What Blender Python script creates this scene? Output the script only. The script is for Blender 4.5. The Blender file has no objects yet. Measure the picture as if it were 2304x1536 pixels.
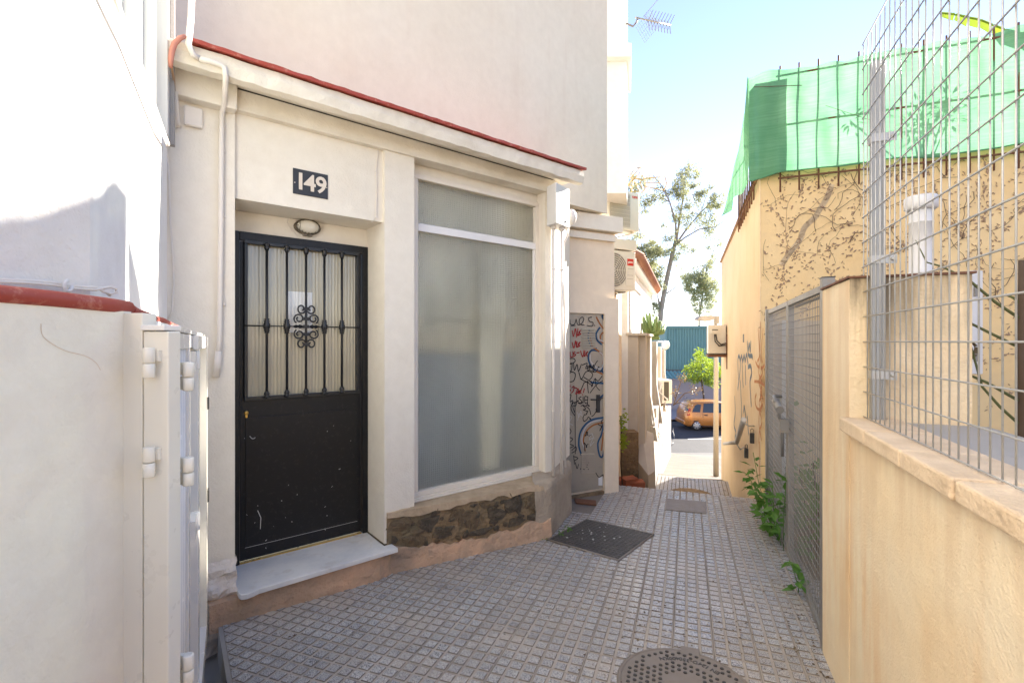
import bpy, bmesh, math, random
from mathutils import Vector, Matrix
random.seed(7)
R = math.radians
SC = bpy.context.scene
COL = SC.collection

# ------------------------------------------------------------------ camera
cam_d = bpy.data.cameras.new("camera")
cam = bpy.data.objects.new("camera", cam_d); COL.objects.link(cam)
cam.location = (0, 0, 0); cam.rotation_euler = (R(90), 0, 0)
cam_d.sensor_width = 36; cam_d.lens = 17; cam_d.clip_start = 0.02; cam_d.clip_end = 2000
SC.camera = cam
# ------------------------------------------------------------------ world, sun, exposure
SUN_AZ, SUN_EL = 43.8, 24.0           # azimuth measured from +X towards +Y
w = bpy.data.worlds.new("World"); SC.world = w; w.use_nodes = True
nt = w.node_tree; bg = nt.nodes["Background"]
sky = nt.nodes.new("ShaderNodeTexSky"); sky.sky_type = 'NISHITA'; sky.sun_disc = False
sky.sun_elevation = R(SUN_EL); sky.sun_rotation = R(90 - SUN_AZ)
sky.air_density = 1.0; sky.dust_density = 0.0; sky.ozone_density = 1.7; sky.altitude = 50
tint = nt.nodes.new("ShaderNodeMix"); tint.data_type = 'RGBA'; tint.blend_type = 'MULTIPLY'; tint.inputs[0].default_value = 1.0
tint.inputs[7].default_value = (1.0, 0.835, 0.89, 1)
nt.links.new(sky.outputs[0], tint.inputs[6]); nt.links.new(tint.outputs[2], bg.inputs[0]); bg.inputs[1].default_value = 0.078
sd = bpy.data.lights.new("sun", 'SUN'); sun = bpy.data.objects.new("sun", sd); COL.objects.link(sun)
sd.energy = 4.2; sd.angle = R(0.55); sd.color = (1.0, 0.93, 0.82)
sdir = Vector((math.cos(R(SUN_EL))*math.cos(R(SUN_AZ)), math.cos(R(SUN_EL))*math.sin(R(SUN_AZ)), math.sin(R(SUN_EL))))
sun.rotation_euler = sdir.to_track_quat('Z', 'Y').to_euler(); sun.location = sdir*30
SC.view_settings.view_transform = 'Standard'; SC.view_settings.look = 'None'
SC.view_settings.gamma = 1.0; SC.view_settings.use_curve_mapping = False
SC.view_settings.exposure = 2.45
SC.cycles.max_bounces = 10; SC.cycles.diffuse_bounces = 6; SC.cycles.transparent_max_bounces = 24

# ------------------------------------------------------------------ helpers: projection of survey points
F, CX, CY = 1088.0, 1152.0, 768.0
def ratio(px): return (px-CX)/F
def at(px, py, Y): return Vector(((px-CX)/F*Y, Y, (CY-py)/F*Y))
def hit(px, py, p0, n):
    d = Vector(((px-CX)/F, 1, (CY-py)/F)); return d*(Vector(p0).dot(n)/d.dot(n))
E = Vector((1348, 1088, 0)).normalized(); N = Vector((E.y, -E.x, 0))   # direction and outward normal of the cream facade
U = Vector((0.34, 0.94, 0)).normalized(); V = Vector((U.y, -U.x, 0))    # down the alley / across it
RD = Vector((0.392, 1, 0)).normalized(); RV = Vector((RD.y, -RD.x, 0))  # garden wall direction / into the garden
G = Vector((2150, 1088, 0)).normalized(); GN = Vector((G.y, -G.x, 0))
BD = Vector((-0.499, 0.866, 0)).normalized(); BN = Vector((BD.y, -BD.x, 0))  # left house side wall
Z = Vector((0, 0, 1))
def fp(a, c, z=0): return E*a - N*c + Z*z
def fa(px, c):
    r = ratio(px); Y = c/(-(N.y) - N.x*r); return E.x*r*Y + E.y*Y
def ground(x, y): return -1.465 - 0.0406*(U.x*x+U.y*y)

# ------------------------------------------------------------------ mesh builder
class MB:
    def __init__(s): s.v = []; s.f = []; s.m = []; s.sm = []
    def add(s, vs, fs, m=0, smooth=False):
        o = len(s.v); s.v += [Vector(p) for p in vs]
        for f in fs: s.f.append([o+i for i in f]); s.m.append(m); s.sm.append(smooth)
        return s
    def hexa(s, p, m=0):   # 8 points, bottom ring then top ring (ccw from above)
        return s.add(p, [(3,2,1,0),(4,5,6,7),(0,1,5,4),(1,2,6,5),(2,3,7,6),(3,0,4,7)], m)
    def box(s, o, a, b, c, a0, a1, b0, b1, c0, c1, m=0):
        o = Vector(o); P = lambda x, y, z: o+a*x+b*y+c*z
        p = [P(a0,b0,c0),P(a1,b0,c0),P(a1,b1,c0),P(a0,b1,c0),P(a0,b0,c1),P(a1,b0,c1),P(a1,b1,c1),P(a0,b1,c1)]
        if a.cross(b).dot(c) < 0:
            p = [p[3],p[2],p[1],p[0],p[7],p[6],p[5],p[4]]
        return s.hexa(p, m)
    def fbox(s, a0, a1, c0, c1, z0, z1, m=0):   # facade box: c0 front, c1 back
        return s.box((0,0,0), E, -N, Z, a0, a1, c0, c1, z0, z1, m)
    def wbox(s, x0, x1, y0, y1, z0, z1, m=0):
        return s.box((0,0,0), Vector((1,0,0)), Vector((0,1,0)), Z, x0, x1, y0, y1, z0, z1, m)
    def prism(s, poly, z0, z1, m=0):   # poly of (x,y), z0/z1 numbers or per-vertex lists
        n = len(poly)
        ar = sum(poly[i][0]*poly[(i+1)%n][1]-poly[(i+1)%n][0]*poly[i][1] for i in range(n))
        idx = list(range(n)) if ar > 0 else list(range(n))[::-1]
        g = lambda zz, i: zz[i] if isinstance(zz, (list, tuple)) else zz
        vs = [(poly[i][0], poly[i][1], g(z0,i)) for i in idx]+[(poly[i][0], poly[i][1], g(z1,i)) for i in idx]
        fs = [list(range(n))[::-1], list(range(n, 2*n))]+[(i, (i+1)%n, n+(i+1)%n, n+i) for i in range(n)]
        return s.add(vs, fs, m)
    def extr(s, pts, d, m=0):   # 3-D planar polygon extruded by vector d
        n = len(pts); pts = [Vector(p) for p in pts]; d = Vector(d)
        nn = Vector((0,0,0))
        for i in range(n): nn += pts[i].cross(pts[(i+1)%n])
        if nn.dot(d) > 0: pts = pts[::-1]
        vs = pts+[p+d for p in pts]
        fs = [list(range(n)), list(range(n, 2*n))[::-1]]+[((i+1)%n, i, n+i, n+(i+1)%n) for i in range(n)]
        return s.add(vs, fs, m)
    def tube(s, pts, r, seg=8, m=0, closed=False, caps=True):
        pts = [Vector(p) for p in pts]; n = len(pts)
        rr = r if isinstance(r, (list, tuple)) else [r]*n
        o = len(s.v); up = None
        for i in range(n):
            if closed: t = pts[(i+1)%n]-pts[i-1]
            else: t = pts[min(i+1, n-1)]-pts[max(i-1, 0)]
            t.normalize()
            if up is None: up = t.orthogonal().normalized()
            up = (up - t*up.dot(t))
            up = up.normalized() if up.length > 1e-6 else t.orthogonal().normalized()
            sd_ = t.cross(up)
            for k in range(seg):
                a = 2*math.pi*k/seg
                s.v.append(pts[i]+(up*math.cos(a)+sd_*math.sin(a))*rr[i])
        for i in range(n if closed else n-1):
            j = (i+1) % n
            for k in range(seg):
                k2 = (k+1) % seg
                s.f.append([o+i*seg+k, o+i*seg+k2, o+j*seg+k2, o+j*seg+k]); s.m.append(m); s.sm.append(seg > 4)
        if caps and not closed:
            s.f.append([o+k for k in range(seg)][::-1]); s.m.append(m); s.sm.append(False)
            s.f.append([o+(n-1)*seg+k for k in range(seg)]); s.m.append(m); s.sm.append(False)
        return s
    def lathe(s, o, ax, prof, seg=16, m=0, sx=1.0, side=None):
        o = Vector(o); ax = Vector(ax).normalized(); a = (Vector(side) if side else ax.orthogonal()).normalized(); b = ax.cross(a)
        b0 = len(s.v)
        for (r, h) in prof:
            for k in range(seg):
                t = 2*math.pi*k/seg; s.v.append(o+ax*h+a*(r*math.cos(t)*sx)+b*(r*math.sin(t)))
        for i in range(len(prof)-1):
            for k in range(seg):
                k2 = (k+1) % seg
                s.f.append([b0+i*seg+k, b0+i*seg+k2, b0+(i+1)*seg+k2, b0+(i+1)*seg+k]); s.m.append(m); s.sm.append(True)
        s.f.append([b0+k for k in range(seg)][::-1]); s.m.append(m); s.sm.append(False)
        e = b0+(len(prof)-1)*seg
        s.f.append([e+k for k in range(seg)]); s.m.append(m); s.sm.append(False)
        return s
    def ribbon(s, pts, wdt, nrm, m=0):   # flat painted stroke lying on a surface
        pts = [Vector(p) for p in pts]
        for i in range(len(pts)-1):
            t = pts[i+1]-pts[i]
            if t.length < 1e-6: continue
            t.normalize(); sd_ = nrm.cross(t)*(wdt*0.5); a = pts[i]-t*wdt*0.3; b = pts[i+1]+t*wdt*0.3
            s.add([a-sd_, b-sd_, b+sd_, a+sd_], [(0,1,2,3)], m)
        return s
    def mesh(s, name, mats, origin=(0,0,0)):
        o = Vector(origin); me = bpy.data.meshes.new(name)
        me.from_pydata([tuple(p-o) for p in s.v], [], s.f)
        mats = mats if isinstance(mats, (list, tuple)) else [mats]
        for m in mats: me.materials.append(m)
        me.polygons.foreach_set("material_index", s.m); me.polygons.foreach_set("use_smooth", s.sm)
        me.update(); return me

def rootloc(o):
    v = Vector(o.location)
    while o.parent: o = o.parent; v += Vector(o.location)
    return v
def thing(name, label, cat, loc=(0,0,0), group=None):
    o = bpy.data.objects.new(name, None); COL.objects.link(o); o.location = loc; o.empty_display_size = 0.1
    o['label'] = label; o['category'] = cat
    if group: o['group'] = group
    return o
def part(name, mb, mats, parent, label=None, kind=None, loc=None, bevel=0):
    base = rootloc(parent) if parent else Vector((0,0,0))
    org = Vector(loc) if loc is not None else base
    me = mb.mesh(name, mats, org)
    o = bpy.data.objects.new(name, me); COL.objects.link(o)
    if parent: o.parent = parent
    o.location = org-base
    if label: o['label'] = label
    if kind: o['kind'] = kind
    if bevel:
        b = o.modifiers.new("bevel", 'BEVEL'); b.width = bevel; b.segments = 2; b.limit_method = 'ANGLE'; b.angle_limit = R(40)
    return o
def single(name, mb, mats, label, cat, loc, group=None, kind=None, bevel=0):
    o = part(name, mb, mats, None, loc=loc, bevel=bevel); o['label'] = label; o['category'] = cat
    if group: o['group'] = group
    if kind: o['kind'] = kind
    return o
def struct(name, mb, mats, loc=(0,0,0)):
    o = part(name, mb, mats, None, loc=loc); o['kind'] = 'structure'; return o
def dup(o, parent, off):
    c = o.copy(); COL.objects.link(c); c.parent = parent; c.location = Vector(o.location)+Vector(off); return c
def text_mesh(txt, size, org, right, up, depth, bold=0.0, mat=None, name="lettering", parent=None, align='CENTER', squeeze=1.0):
    cu = bpy.data.curves.new("txt", 'FONT'); cu.body = txt; cu.size = size; cu.extrude = depth; cu.offset = bold
    cu.align_x = align; cu.align_y = 'CENTER'; cu.resolution_u = 4
    ob = bpy.data.objects.new("txt", cu); COL.objects.link(ob)
    dg = bpy.context.evaluated_depsgraph_get(); me = bpy.data.meshes.new_from_object(ob.evaluated_get(dg))
    bpy.data.objects.remove(ob); bpy.data.curves.remove(cu)
    right = Vector(right).normalized(); up = Vector(up).normalized(); nn = right.cross(up)
    M = Matrix((right*squeeze, up, nn)).transposed().to_4x4(); M.translation = Vector(org)-rootloc(parent)
    me.transform(M); me.name = name; me.materials.clear(); me.materials.append(mat)
    o = bpy.data.objects.new(name, me); COL.objects.link(o); o.parent = parent
    return o

# ------------------------------------------------------------------ materials
def newmat(name):
    m = bpy.data.materials.new(name); m.use_nodes = True; t = m.node_tree
    return m, t, t.nodes["Principled BSDF"]
def node(t, typ, **kw):
    n = t.nodes.new(typ)
    for k, v in kw.items():
        if k.startswith("i_"): n.inputs[k[2:].replace("_", " ")].default_value = v
        else: setattr(n, k, v)
    return n
def noise(t, vec, scale, detail=3, rough=0.55):
    n = node(t, "ShaderNodeTexNoise"); n.inputs["Scale"].default_value = scale; n.inputs["Detail"].default_value = detail
    n.inputs["Roughness"].default_value = rough; t.links.new(vec, n.inputs["Vector"]); return n.outputs["Fac"]
def ramp(t, fac, p0, p1, c0=(0,0,0,1), c1=(1,1,1,1)):
    n = node(t, "ShaderNodeValToRGB"); n.color_ramp.elements[0].position = p0; n.color_ramp.elements[1].position = p1
    n.color_ramp.elements[0].color = c0; n.color_ramp.elements[1].color = c1; t.links.new(fac, n.inputs[0]); return n.outputs[0]
def mixc(t, fac, a, b, mode='MIX'):
    n = node(t, "ShaderNodeMix", data_type='RGBA', blend_type=mode)
    if isinstance(fac, (int, float)): n.inputs[0].default_value = fac
    else: t.links.new(fac, n.inputs[0])
    for i, c in ((6, a), (7, b)):
        if isinstance(c, tuple): n.inputs[i].default_value = (c[0], c[1], c[2], 1)
        else: t.links.new(c, n.inputs[i])
    return n.outputs[2]
def pos(t, scale=(1,1,1), rot=(0,0,0)):
    g = node(t, "ShaderNodeNewGeometry"); mp = node(t, "ShaderNodeMapping"); mp.inputs["Scale"].default_value = scale
    mp.inputs["Rotation"].default_value = rot
    t.links.new(g.outputs["Position"], mp.inputs["Vector"]); return mp.outputs[0]
def bump(t, b, h, strength, dist):
    n = node(t, "ShaderNodeBump"); n.inputs["Strength"].default_value = strength; n.inputs["Distance"].default_value = dist
    t.links.new(h, n.inputs["Height"]); t.links.new(n.outputs[0], b.inputs["Normal"]); return n
def mth(t, op, a, b=None):
    n = node(t, "ShaderNodeMath", operation=op)
    for i, x in enumerate((a, b)):
        if x is None: continue
        if isinstance(x, (int, float)): n.inputs[i].default_value = x
        else: t.links.new(x, n.inputs[i])
    return n.outputs[0]

def stucco(name, c, c2=None, stain=None, stain_amt=0.0, grain=90, bstr=0.5, bdist=0.003, rough=0.85, streak=False, var_scale=1.6, pits=0.0, st_lo=0.5, st_hi=0.75, drip=None):
    m, t, b = newmat(name); P = pos(t)
    c2 = c2 or tuple(x*0.9 for x in c)
    col = mixc(t, ramp(t, noise(t, P, var_scale, 5), 0.35, 0.7), c, c2)
    col = mixc(t, ramp(t, noise(t, P, 14, 4), 0.3, 0.8), col, mixc(t, 0.12, col, (0.35, 0.28, 0.2)))
    if stain:
        Pv = pos(t, (7, 7, 0.7) if streak else (2.2, 2.2, 2.2))
        s1 = ramp(t, noise(t, Pv, 1.0, 6, 0.65), st_lo, st_hi)
        s2 = ramp(t, noise(t, P, 0.9, 3), 0.4, 0.65)
        col = mixc(t, mth(t, 'MULTIPLY', mth(t, 'MULTIPLY', s1, s2), stain_amt), col, stain)
    if drip:   # rain-run dirt below a ledge: (top z, length, colour, amount)
        zt_, ln_, dc_, am_ = drip; sp_ = node(t, "ShaderNodeSeparateXYZ"); t.links.new(P, sp_.inputs[0])
        zz = node(t, "ShaderNodeMapRange"); zz.inputs[1].default_value = zt_-ln_; zz.inputs[2].default_value = zt_; t.links.new(sp_.outputs[2], zz.inputs[0])
        st_ = noise(t, pos(t, (11, 11, 0.9)), 1.0, 5, 0.6)
        k_ = ramp(t, mth(t, 'ADD', st_, mth(t, 'MULTIPLY', zz.outputs[0], 0.22)), 0.56, 0.78)
        col = mixc(t, mth(t, 'MULTIPLY', mth(t, 'MULTIPLY', k_, mth(t, 'POWER', zz.outputs[0], 0.6)), am_), col, dc_)
    t.links.new(col, b.inputs["Base Color"]); b.inputs["Roughness"].default_value = rough; b.inputs["Specular IOR Level"].default_value = 0.22
    h = mth(t, 'ADD', noise(t, P, grain, 4, 0.6), mth(t, 'MULTIPLY', noise(t, P, 9, 3), 2.0))
    if pits:
        v = node(t, "ShaderNodeTexVoronoi"); v.inputs["Scale"].default_value = 55; t.links.new(P, v.inputs["Vector"])
        h = mth(t, 'ADD', h, mth(t, 'MULTIPLY', ramp(t, v.outputs["Distance"], 0.05, 0.3), pits))
    bump(t, b, h, bstr, bdist); return m
def paint(name, c, rough=0.5, metal=0.0, wear=None, wear_amt=0.0, wscale=12, bstr=0.15, spec=0.5, coat=0.0):
    m, t, b = newmat(name); P = pos(t)
    col = mixc(t, noise(t, P, 3, 4), c, tuple(x*0.86 for x in c))
    if wear: col = mixc(t, mth(t, 'MULTIPLY', ramp(t, noise(t, P, wscale, 6, 0.7), 0.55, 0.68), wear_amt), col, wear)
    t.links.new(col, b.inputs["Base Color"]); b.inputs["Metallic"].default_value = metal
    t.links.new(ramp(t, noise(t, P, 20, 3), 0.2, 0.9, (rough*0.8,)*3+(1,), (min(1, rough*1.25),)*3+(1,)), b.inputs["Roughness"])
    b.inputs["Specular IOR Level"].default_value = spec; b.inputs["Coat Weight"].default_value = coat; b.inputs["Coat Roughness"].default_value = 0.08
    bump(t, b, noise(t, P, 60, 3), bstr, 0.001); return m

M = {}
M['cream'] = stucco("cream_paint", (0.79, 0.74, 0.65), (0.765, 0.71, 0.61), (0.60, 0.50, 0.38), 0.35, bstr=0.8)
M['cream2'] = stucco("cream_wall_paint", (0.84, 0.72, 0.565), (0.80, 0.675, 0.52), (0.6, 0.5, 0.38), 0.2)
M['fascia'] = stucco("weathered_cream_cornice", (0.80, 0.745, 0.645), (0.70, 0.64, 0.53), (0.42, 0.34, 0.25), 0.45, bstr=0.7, bdist=0.006, var_scale=4)
M['pink'] = stucco("pinkish_upper_wall_paint", (0.78, 0.715, 0.60), (0.75, 0.68, 0.56), (0.62, 0.50, 0.40), 0.3, bstr=0.6, streak=True)
M['white_rough'] = stucco("rough_white_roughcast", (0.80, 0.765, 0.72), (0.78, 0.74, 0.69), (0.5, 0.46, 0.42), 0.3, grain=70, bstr=0.8, bdist=0.004, pits=0.25)
M['white'] = stucco("smooth_white_paint", (0.83, 0.82, 0.80), (0.80, 0.79, 0.77), bstr=0.3)
M['parapet'] = stucco("cream_white_parapet_paint", (0.87, 0.825, 0.70), (0.83, 0.775, 0.64), (0.55, 0.42, 0.3), 0.35, bstr=0.6, bdist=0.004, grain=60)
M['lumpy'] = stucco("lumpy_whitewashed_stone", (0.78, 0.72, 0.66), (0.70, 0.64, 0.58), (0.5, 0.42, 0.33), 0.5, bstr=1.0, bdist=0.02, grain=14)
M['greyrender'] = stucco("grey_cement_render", (0.36, 0.35, 0.34), (0.28, 0.27, 0.26), (0.15, 0.13, 0.11), 0.6, bstr=0.6)
M['yellow_low'] = stucco("stained_ochre_wall_paint", (0.90, 0.77, 0.56), (0.89, 0.71, 0.46), (0.78, 0.48, 0.22), 0.9, bstr=0.8, bdist=0.005, drip=(-0.36, 0.45, (0.66, 0.45, 0.26), 0.45), grain=120, streak=True, st_lo=0.38, st_hi=0.62)
M['pier'] = stucco("mottled_ochre_pier_paint", (0.85, 0.69, 0.46), (0.76, 0.58, 0.35), (0.16, 0.14, 0.08), 0.75, bstr=0.9, bdist=0.006, grain=70, var_scale=5, drip=(0.27, 0.42, (0.14, 0.11, 0.07), 0.9))
M['yellow_house'] = stucco("ochre_house_paint", (0.84, 0.63, 0.34), (0.78, 0.55, 0.27), (0.56, 0.45, 0.30), 0.55, bstr=0.5)
M['yellow_alley'] = stucco("pale_ochre_alley_wall_paint", (0.74, 0.585, 0.385), (0.69, 0.52, 0.31), (0.55, 0.36, 0.18), 0.5, bstr=0.4, streak=True)
M['coping'] = stucco("sandstone_coping", (0.78, 0.61, 0.42), (0.66, 0.50, 0.33), (0.36, 0.26, 0.16), 0.75, bstr=1.0, bdist=0.006, grain=60, var_scale=9)
M['peach'] = stucco("peach_bare_render", (0.68, 0.42, 0.27), (0.50, 0.35, 0.24), (0.34, 0.25, 0.18), 0.95, bstr=1.0, bdist=0.014, grain=30, var_scale=7, st_lo=0.40, st_hi=0.60)
M['mortar'] = stucco("brown_mortar", (0.30, 0.21, 0.12), (0.20, 0.14, 0.08), (0.06, 0.08, 0.06), 0.9, bstr=1.0, bdist=0.03, grain=32, var_scale=12)
M['plgrey'] = stucco("grey_patched_plinth_render", (0.42, 0.35, 0.27), (0.33, 0.27, 0.21), (0.18, 0.14, 0.10), 0.8, bstr=1.0, bdist=0.012, grain=30, var_scale=6)
M['ledge'] = stucco("sandy_mortar_ledge", (0.55, 0.42, 0.29), (0.42, 0.32, 0.21), (0.2, 0.15, 0.1), 0.6, bstr=1.0, bdist=0.008, grain=50, var_scale=9)
M['rock1'] = stucco("dark_olive_stone", (0.075, 0.062, 0.045), (0.13, 0.10, 0.07), (0.04, 0.035, 0.03), 0.7, bstr=1.0, bdist=0.025, grain=55, var_scale=22, rough=0.6)
M['rock2'] = stucco("brown_stone", (0.17, 0.12, 0.07), (0.10, 0.075, 0.05), (0.3, 0.22, 0.13), 0.5, bstr=1.0, bdist=0.025, grain=55, var_scale=22, rough=0.65)
M['black'] = paint("black_door_paint", (0.010, 0.010, 0.011), 0.38, wear=(0.10, 0.09, 0.08), wear_amt=0.15, wscale=40, spec=0.35)
M['iron'] = paint("black_iron", (0.012, 0.013, 0.015), 0.35, spec=0.5)
M['slate'] = paint("slate_plate", (0.03, 0.032, 0.037), 0.5)
M['digit'] = paint("ivory_digit", (0.72, 0.64, 0.54), 0.5)
M['wframe'] = paint("cream_window_frame_paint", (0.80, 0.73, 0.63), 0.45)
M['alu'] = paint("white_aluminium", (0.78, 0.76, 0.74), 0.35)
M['gatewhite'] = paint("ivory_powder_coat", (0.85, 0.81, 0.70), 0.3, coat=0.3)
M['gatewhite2'] = paint("white_powder_coat", (0.86, 0.84, 0.80), 0.25, coat=0.4)
M['pipe'] = paint("painted_white_conduit", (0.78, 0.72, 0.65), 0.5)
M['plastic'] = paint("white_plastic", (0.74, 0.72, 0.70), 0.4)
M['red'] = paint("brick_red_paint", (0.36, 0.055, 0.035), 0.6, wear=(0.6, 0.3, 0.22), wear_amt=0.5, wscale=25, bstr=0.6)
M['redpale'] = paint("faded_red_paint", (0.60, 0.24, 0.17), 0.6, wear=(0.7, 0.5, 0.42), wear_amt=0.6)
M['copper'] = paint("old_copper_wire", (0.45, 0.28, 0.16), 0.4, metal=0.6)
M['galv'] = paint("galvanised_steel", (0.50, 0.49, 0.46), 0.45, metal=0.4, wear=(0.3, 0.28, 0.25), wear_amt=0.5, wscale=30)
M['galvd'] = paint("dull_gate_steel", (0.30, 0.285, 0.26), 0.5, metal=0.55, wear=(0.3, 0.2, 0.12), wear_amt=0.5, wscale=30)
M['darkgalv'] = paint('weathered_aerial_metal', (0.22, 0.20, 0.18), 0.5)
M['postgrey'] = paint('grey_fence_post_zinc', (0.36, 0.36, 0.345), 0.5, metal=0.3)
M['rust'] = paint("rusty_iron", (0.17, 0.075, 0.04), 0.85, wear=(0.08, 0.04, 0.03), wear_amt=0.6, wscale=30, bstr=0.6)
M['wood'] = paint("weathered_wood", (0.38, 0.25, 0.15), 0.8)
M['castiron'] = paint("dirty_cast_iron", (0.25, 0.215, 0.185), 0.55, metal=0.2, wear=(0.22, 0.17, 0.13), wear_amt=0.6, wscale=18, bstr=0.5)
M['castdark'] = paint("dark_cast_iron", (0.062, 0.058, 0.055), 0.55, metal=0.2, wear=(0.14, 0.12, 0.10), wear_amt=0.45, wscale=25, bstr=0.6)
M['brass'] = paint("brass", (0.7, 0.45, 0.12), 0.3, metal=0.9)
M['bulb'] = paint("lamp_metal", (0.17, 0.14, 0.10), 0.4, metal=0.5)
M['tealsheet'] = paint("teal_sheet_metal", (0.19, 0.36, 0.34), 0.6)
M['mauve'] = stucco("grey_mauve_wall_paint", (0.36, 0.325, 0.35), (0.32, 0.29, 0.31), bstr=0.3)
M['asphalt'] = stucco("asphalt", (0.065, 0.065, 0.07), (0.05, 0.05, 0.055), grain=30, bstr=0.4)
M['concrete'] = stucco("pale_concrete", (0.17, 0.165, 0.16), (0.145, 0.14, 0.135), (0.2, 0.18, 0.16), 0.4)
M['beigewall'] = stucco('smooth_beige_wall', (0.66, 0.54, 0.40), (0.60, 0.48, 0.34))
M['earth'] = stucco("dry_earth", (0.18, 0.13, 0.09), (0.12, 0.09, 0.06), grain=20, bstr=0.8)
M['bark'] = stucco("pale_eucalyptus_bark", (0.42, 0.36, 0.30), (0.28, 0.23, 0.19), grain=8, bstr=0.5, streak=True)
M['patch'] = stucco('greyish_plaster_patch', (0.70, 0.54, 0.34), (0.62, 0.48, 0.32))
M['scar'] = paint('vine_scar_brown', (0.38, 0.26, 0.17), 0.9)
M['twig'] = paint("brown_twig", (0.10, 0.065, 0.04), 0.8)
M['tyre'] = paint("tyre_rubber", (0.02, 0.02, 0.02), 0.8)
M['orange'] = paint("orange_car_paint", (0.62, 0.25, 0.06), 0.3, metal=0.3, coat=0.6)
M['hub'] = paint("silver_hubcap", (0.55, 0.55, 0.56), 0.35, metal=0.5)
M['cglass'] = paint("car_window_glass", (0.03, 0.04, 0.05), 0.08, spec=0.8)
M['tail'] = paint("red_tail_lamp", (0.45, 0.02, 0.02), 0.2)
M['darkplastic'] = paint("black_plastic", (0.03, 0.03, 0.032), 0.45)
M['acbox'] = paint("cream_metal_casing", (0.74, 0.70, 0.62), 0.45)
M['acgrille'] = paint("grey_grille", (0.30, 0.28, 0.25), 0.5, metal=0.3)
M['lamppaint'] = paint('dull_post_paint', (0.36, 0.32, 0.26), 0.6)
M['terrace'] = stucco('terrace_white_paint', (0.55, 0.515, 0.465), (0.50, 0.465, 0.415), (0.3, 0.25, 0.2), 0.4, bstr=0.6)
M['greystone'] = stucco('pale_grey_stone', (0.45, 0.42, 0.38), (0.38, 0.355, 0.32), (0.2, 0.18, 0.16), 0.4)
M['logo_red'] = paint("red_label", (0.62, 0.03, 0.02), 0.4)
M['logo_white'] = paint("white_print", (0.8, 0.78, 0.75), 0.5)
M['ink_black'] = paint("black_marker", (0.012, 0.012, 0.015), 0.6)
M['ink_red'] = paint("red_marker", (0.42, 0.02, 0.02), 0.6)
M['ink_white'] = paint("white_scrawl", (0.55, 0.54, 0.53), 0.6)
M['spray_blue'] = paint("blue_spray_paint", (0.02, 0.09, 0.20), 0.6)
M['spray_orange'] = paint("rust_orange_spray_paint", (0.38, 0.13, 0.03), 0.6)
M['spray_slate'] = paint("faded_blue_spray_paint", (0.18, 0.24, 0.30), 0.8)
M['spray_rust'] = paint("faded_orange_spray_paint", (0.52, 0.22, 0.08), 0.8)
M['steeldoor'] = paint("grey_steel_door", (0.40, 0.345, 0.27), 0.4, metal=0.15, wear=(0.25, 0.22, 0.19), wear_amt=0.35)
M['redbrick'] = stucco("terracotta_brick", (0.38, 0.13, 0.07), (0.28, 0.09, 0.05), bstr=0.5)
M['rooftile'] = stucco("clay_roof_tile", (0.42, 0.22, 0.15), (0.33, 0.15, 0.10), bstr=0.5)

def marble():
    m, t, b = newmat("white_marble"); P = pos(t, (1, 1, 1))
    n1 = noise(t, P, 3.5, 8, 0.6)
    col = mixc(t, ramp(t, n1, 0.42, 0.58), (0.76, 0.75, 0.735), (0.64, 0.645, 0.655))
    col = mixc(t, mth(t, 'MULTIPLY', ramp(t, noise(t, P, 9, 5), 0.55, 0.75), 0.5), col, (0.42, 0.34, 0.25))
    t.links.new(col, b.inputs["Base Color"]); b.inputs["Roughness"].default_value = 0.28
    bump(t, b, noise(t, P, 25, 3), 0.2, 0.002); return m
M['marble'] = marble()
def pads():
    m, t, b = newmat("terrazzo_pad"); P = pos(t)
    v = node(t, "ShaderNodeTexVoronoi"); v.inputs["Scale"].default_value = 230; t.links.new(P, v.inputs["Vector"])
    v2 = node(t, "ShaderNodeTexVoronoi"); v2.inputs["Scale"].default_value = 330; t.links.new(P, v2.inputs["Vector"])
    col = mixc(t, ramp(t, noise(t, P, 7, 5), 0.3, 0.75), (0.36, 0.38, 0.42), (0.49, 0.485, 0.475))
    sp = node(t, "ShaderNodeSeparateColor"); t.links.new(v.outputs["Color"], sp.inputs[0])
    col = mixc(t, ramp(t, sp.outputs[0], 0.74, 0.76), col, (0.62, 0.60, 0.58))
    sp2 = node(t, "ShaderNodeSeparateColor"); t.links.new(v2.outputs["Color"], sp2.inputs[0])
    col = mixc(t, ramp(t, sp2.outputs[1], 0.70, 0.72), col, (0.09, 0.09, 0.105))
    oi = node(t, "ShaderNodeObjectInfo")
    col = mixc(t, mth(t, 'MULTIPLY', oi.outputs["Random"], 0.35), col, (0.20, 0.18, 0.17))
    col = mixc(t, mth(t, 'MULTIPLY', ramp(t, noise(t, P, 2.3, 6, 0.7), 0.50, 0.66), 0.55), col, (0.46, 0.38, 0.30))
    col = mixc(t, mth(t, 'MULTIPLY', ramp(t, noise(t, P, 1.1, 7, 0.75), 0.55, 0.70), 0.6), col, (0.16, 0.14, 0.125))
    t.links.new(col, b.inputs["Base Color"])
    t.links.new(ramp(t, noise(t, P, 6, 4), 0.3, 0.8, (0.22,)*3+(1,), (0.5,)*3+(1,)), b.inputs["Roughness"])
    b.inputs["Specular IOR Level"].default_value = 0.55
    bump(t, b, sp.outputs[0], 0.25, 0.0008); return m
M['pad'] = pads()
M['groove'] = stucco("dusty_tile_groove", (0.44, 0.395, 0.35), (0.36, 0.325, 0.29), (0.10, 0.08, 0.07), 0.8, bstr=0.7, grain=120, var_scale=4)
M['padside'] = paint('shaded_grimy_pad_edge', (0.22, 0.19, 0.165), 0.8)  # dark brown puts side shade and grime into colour; also fills tile joints
M['groove_far'] = stucco('dimmed_step_groove', (0.20, 0.155, 0.115), (0.155, 0.12, 0.09), bstr=0.4)  # darker copy of the near groove, tone lowered against sunlit glare
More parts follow.
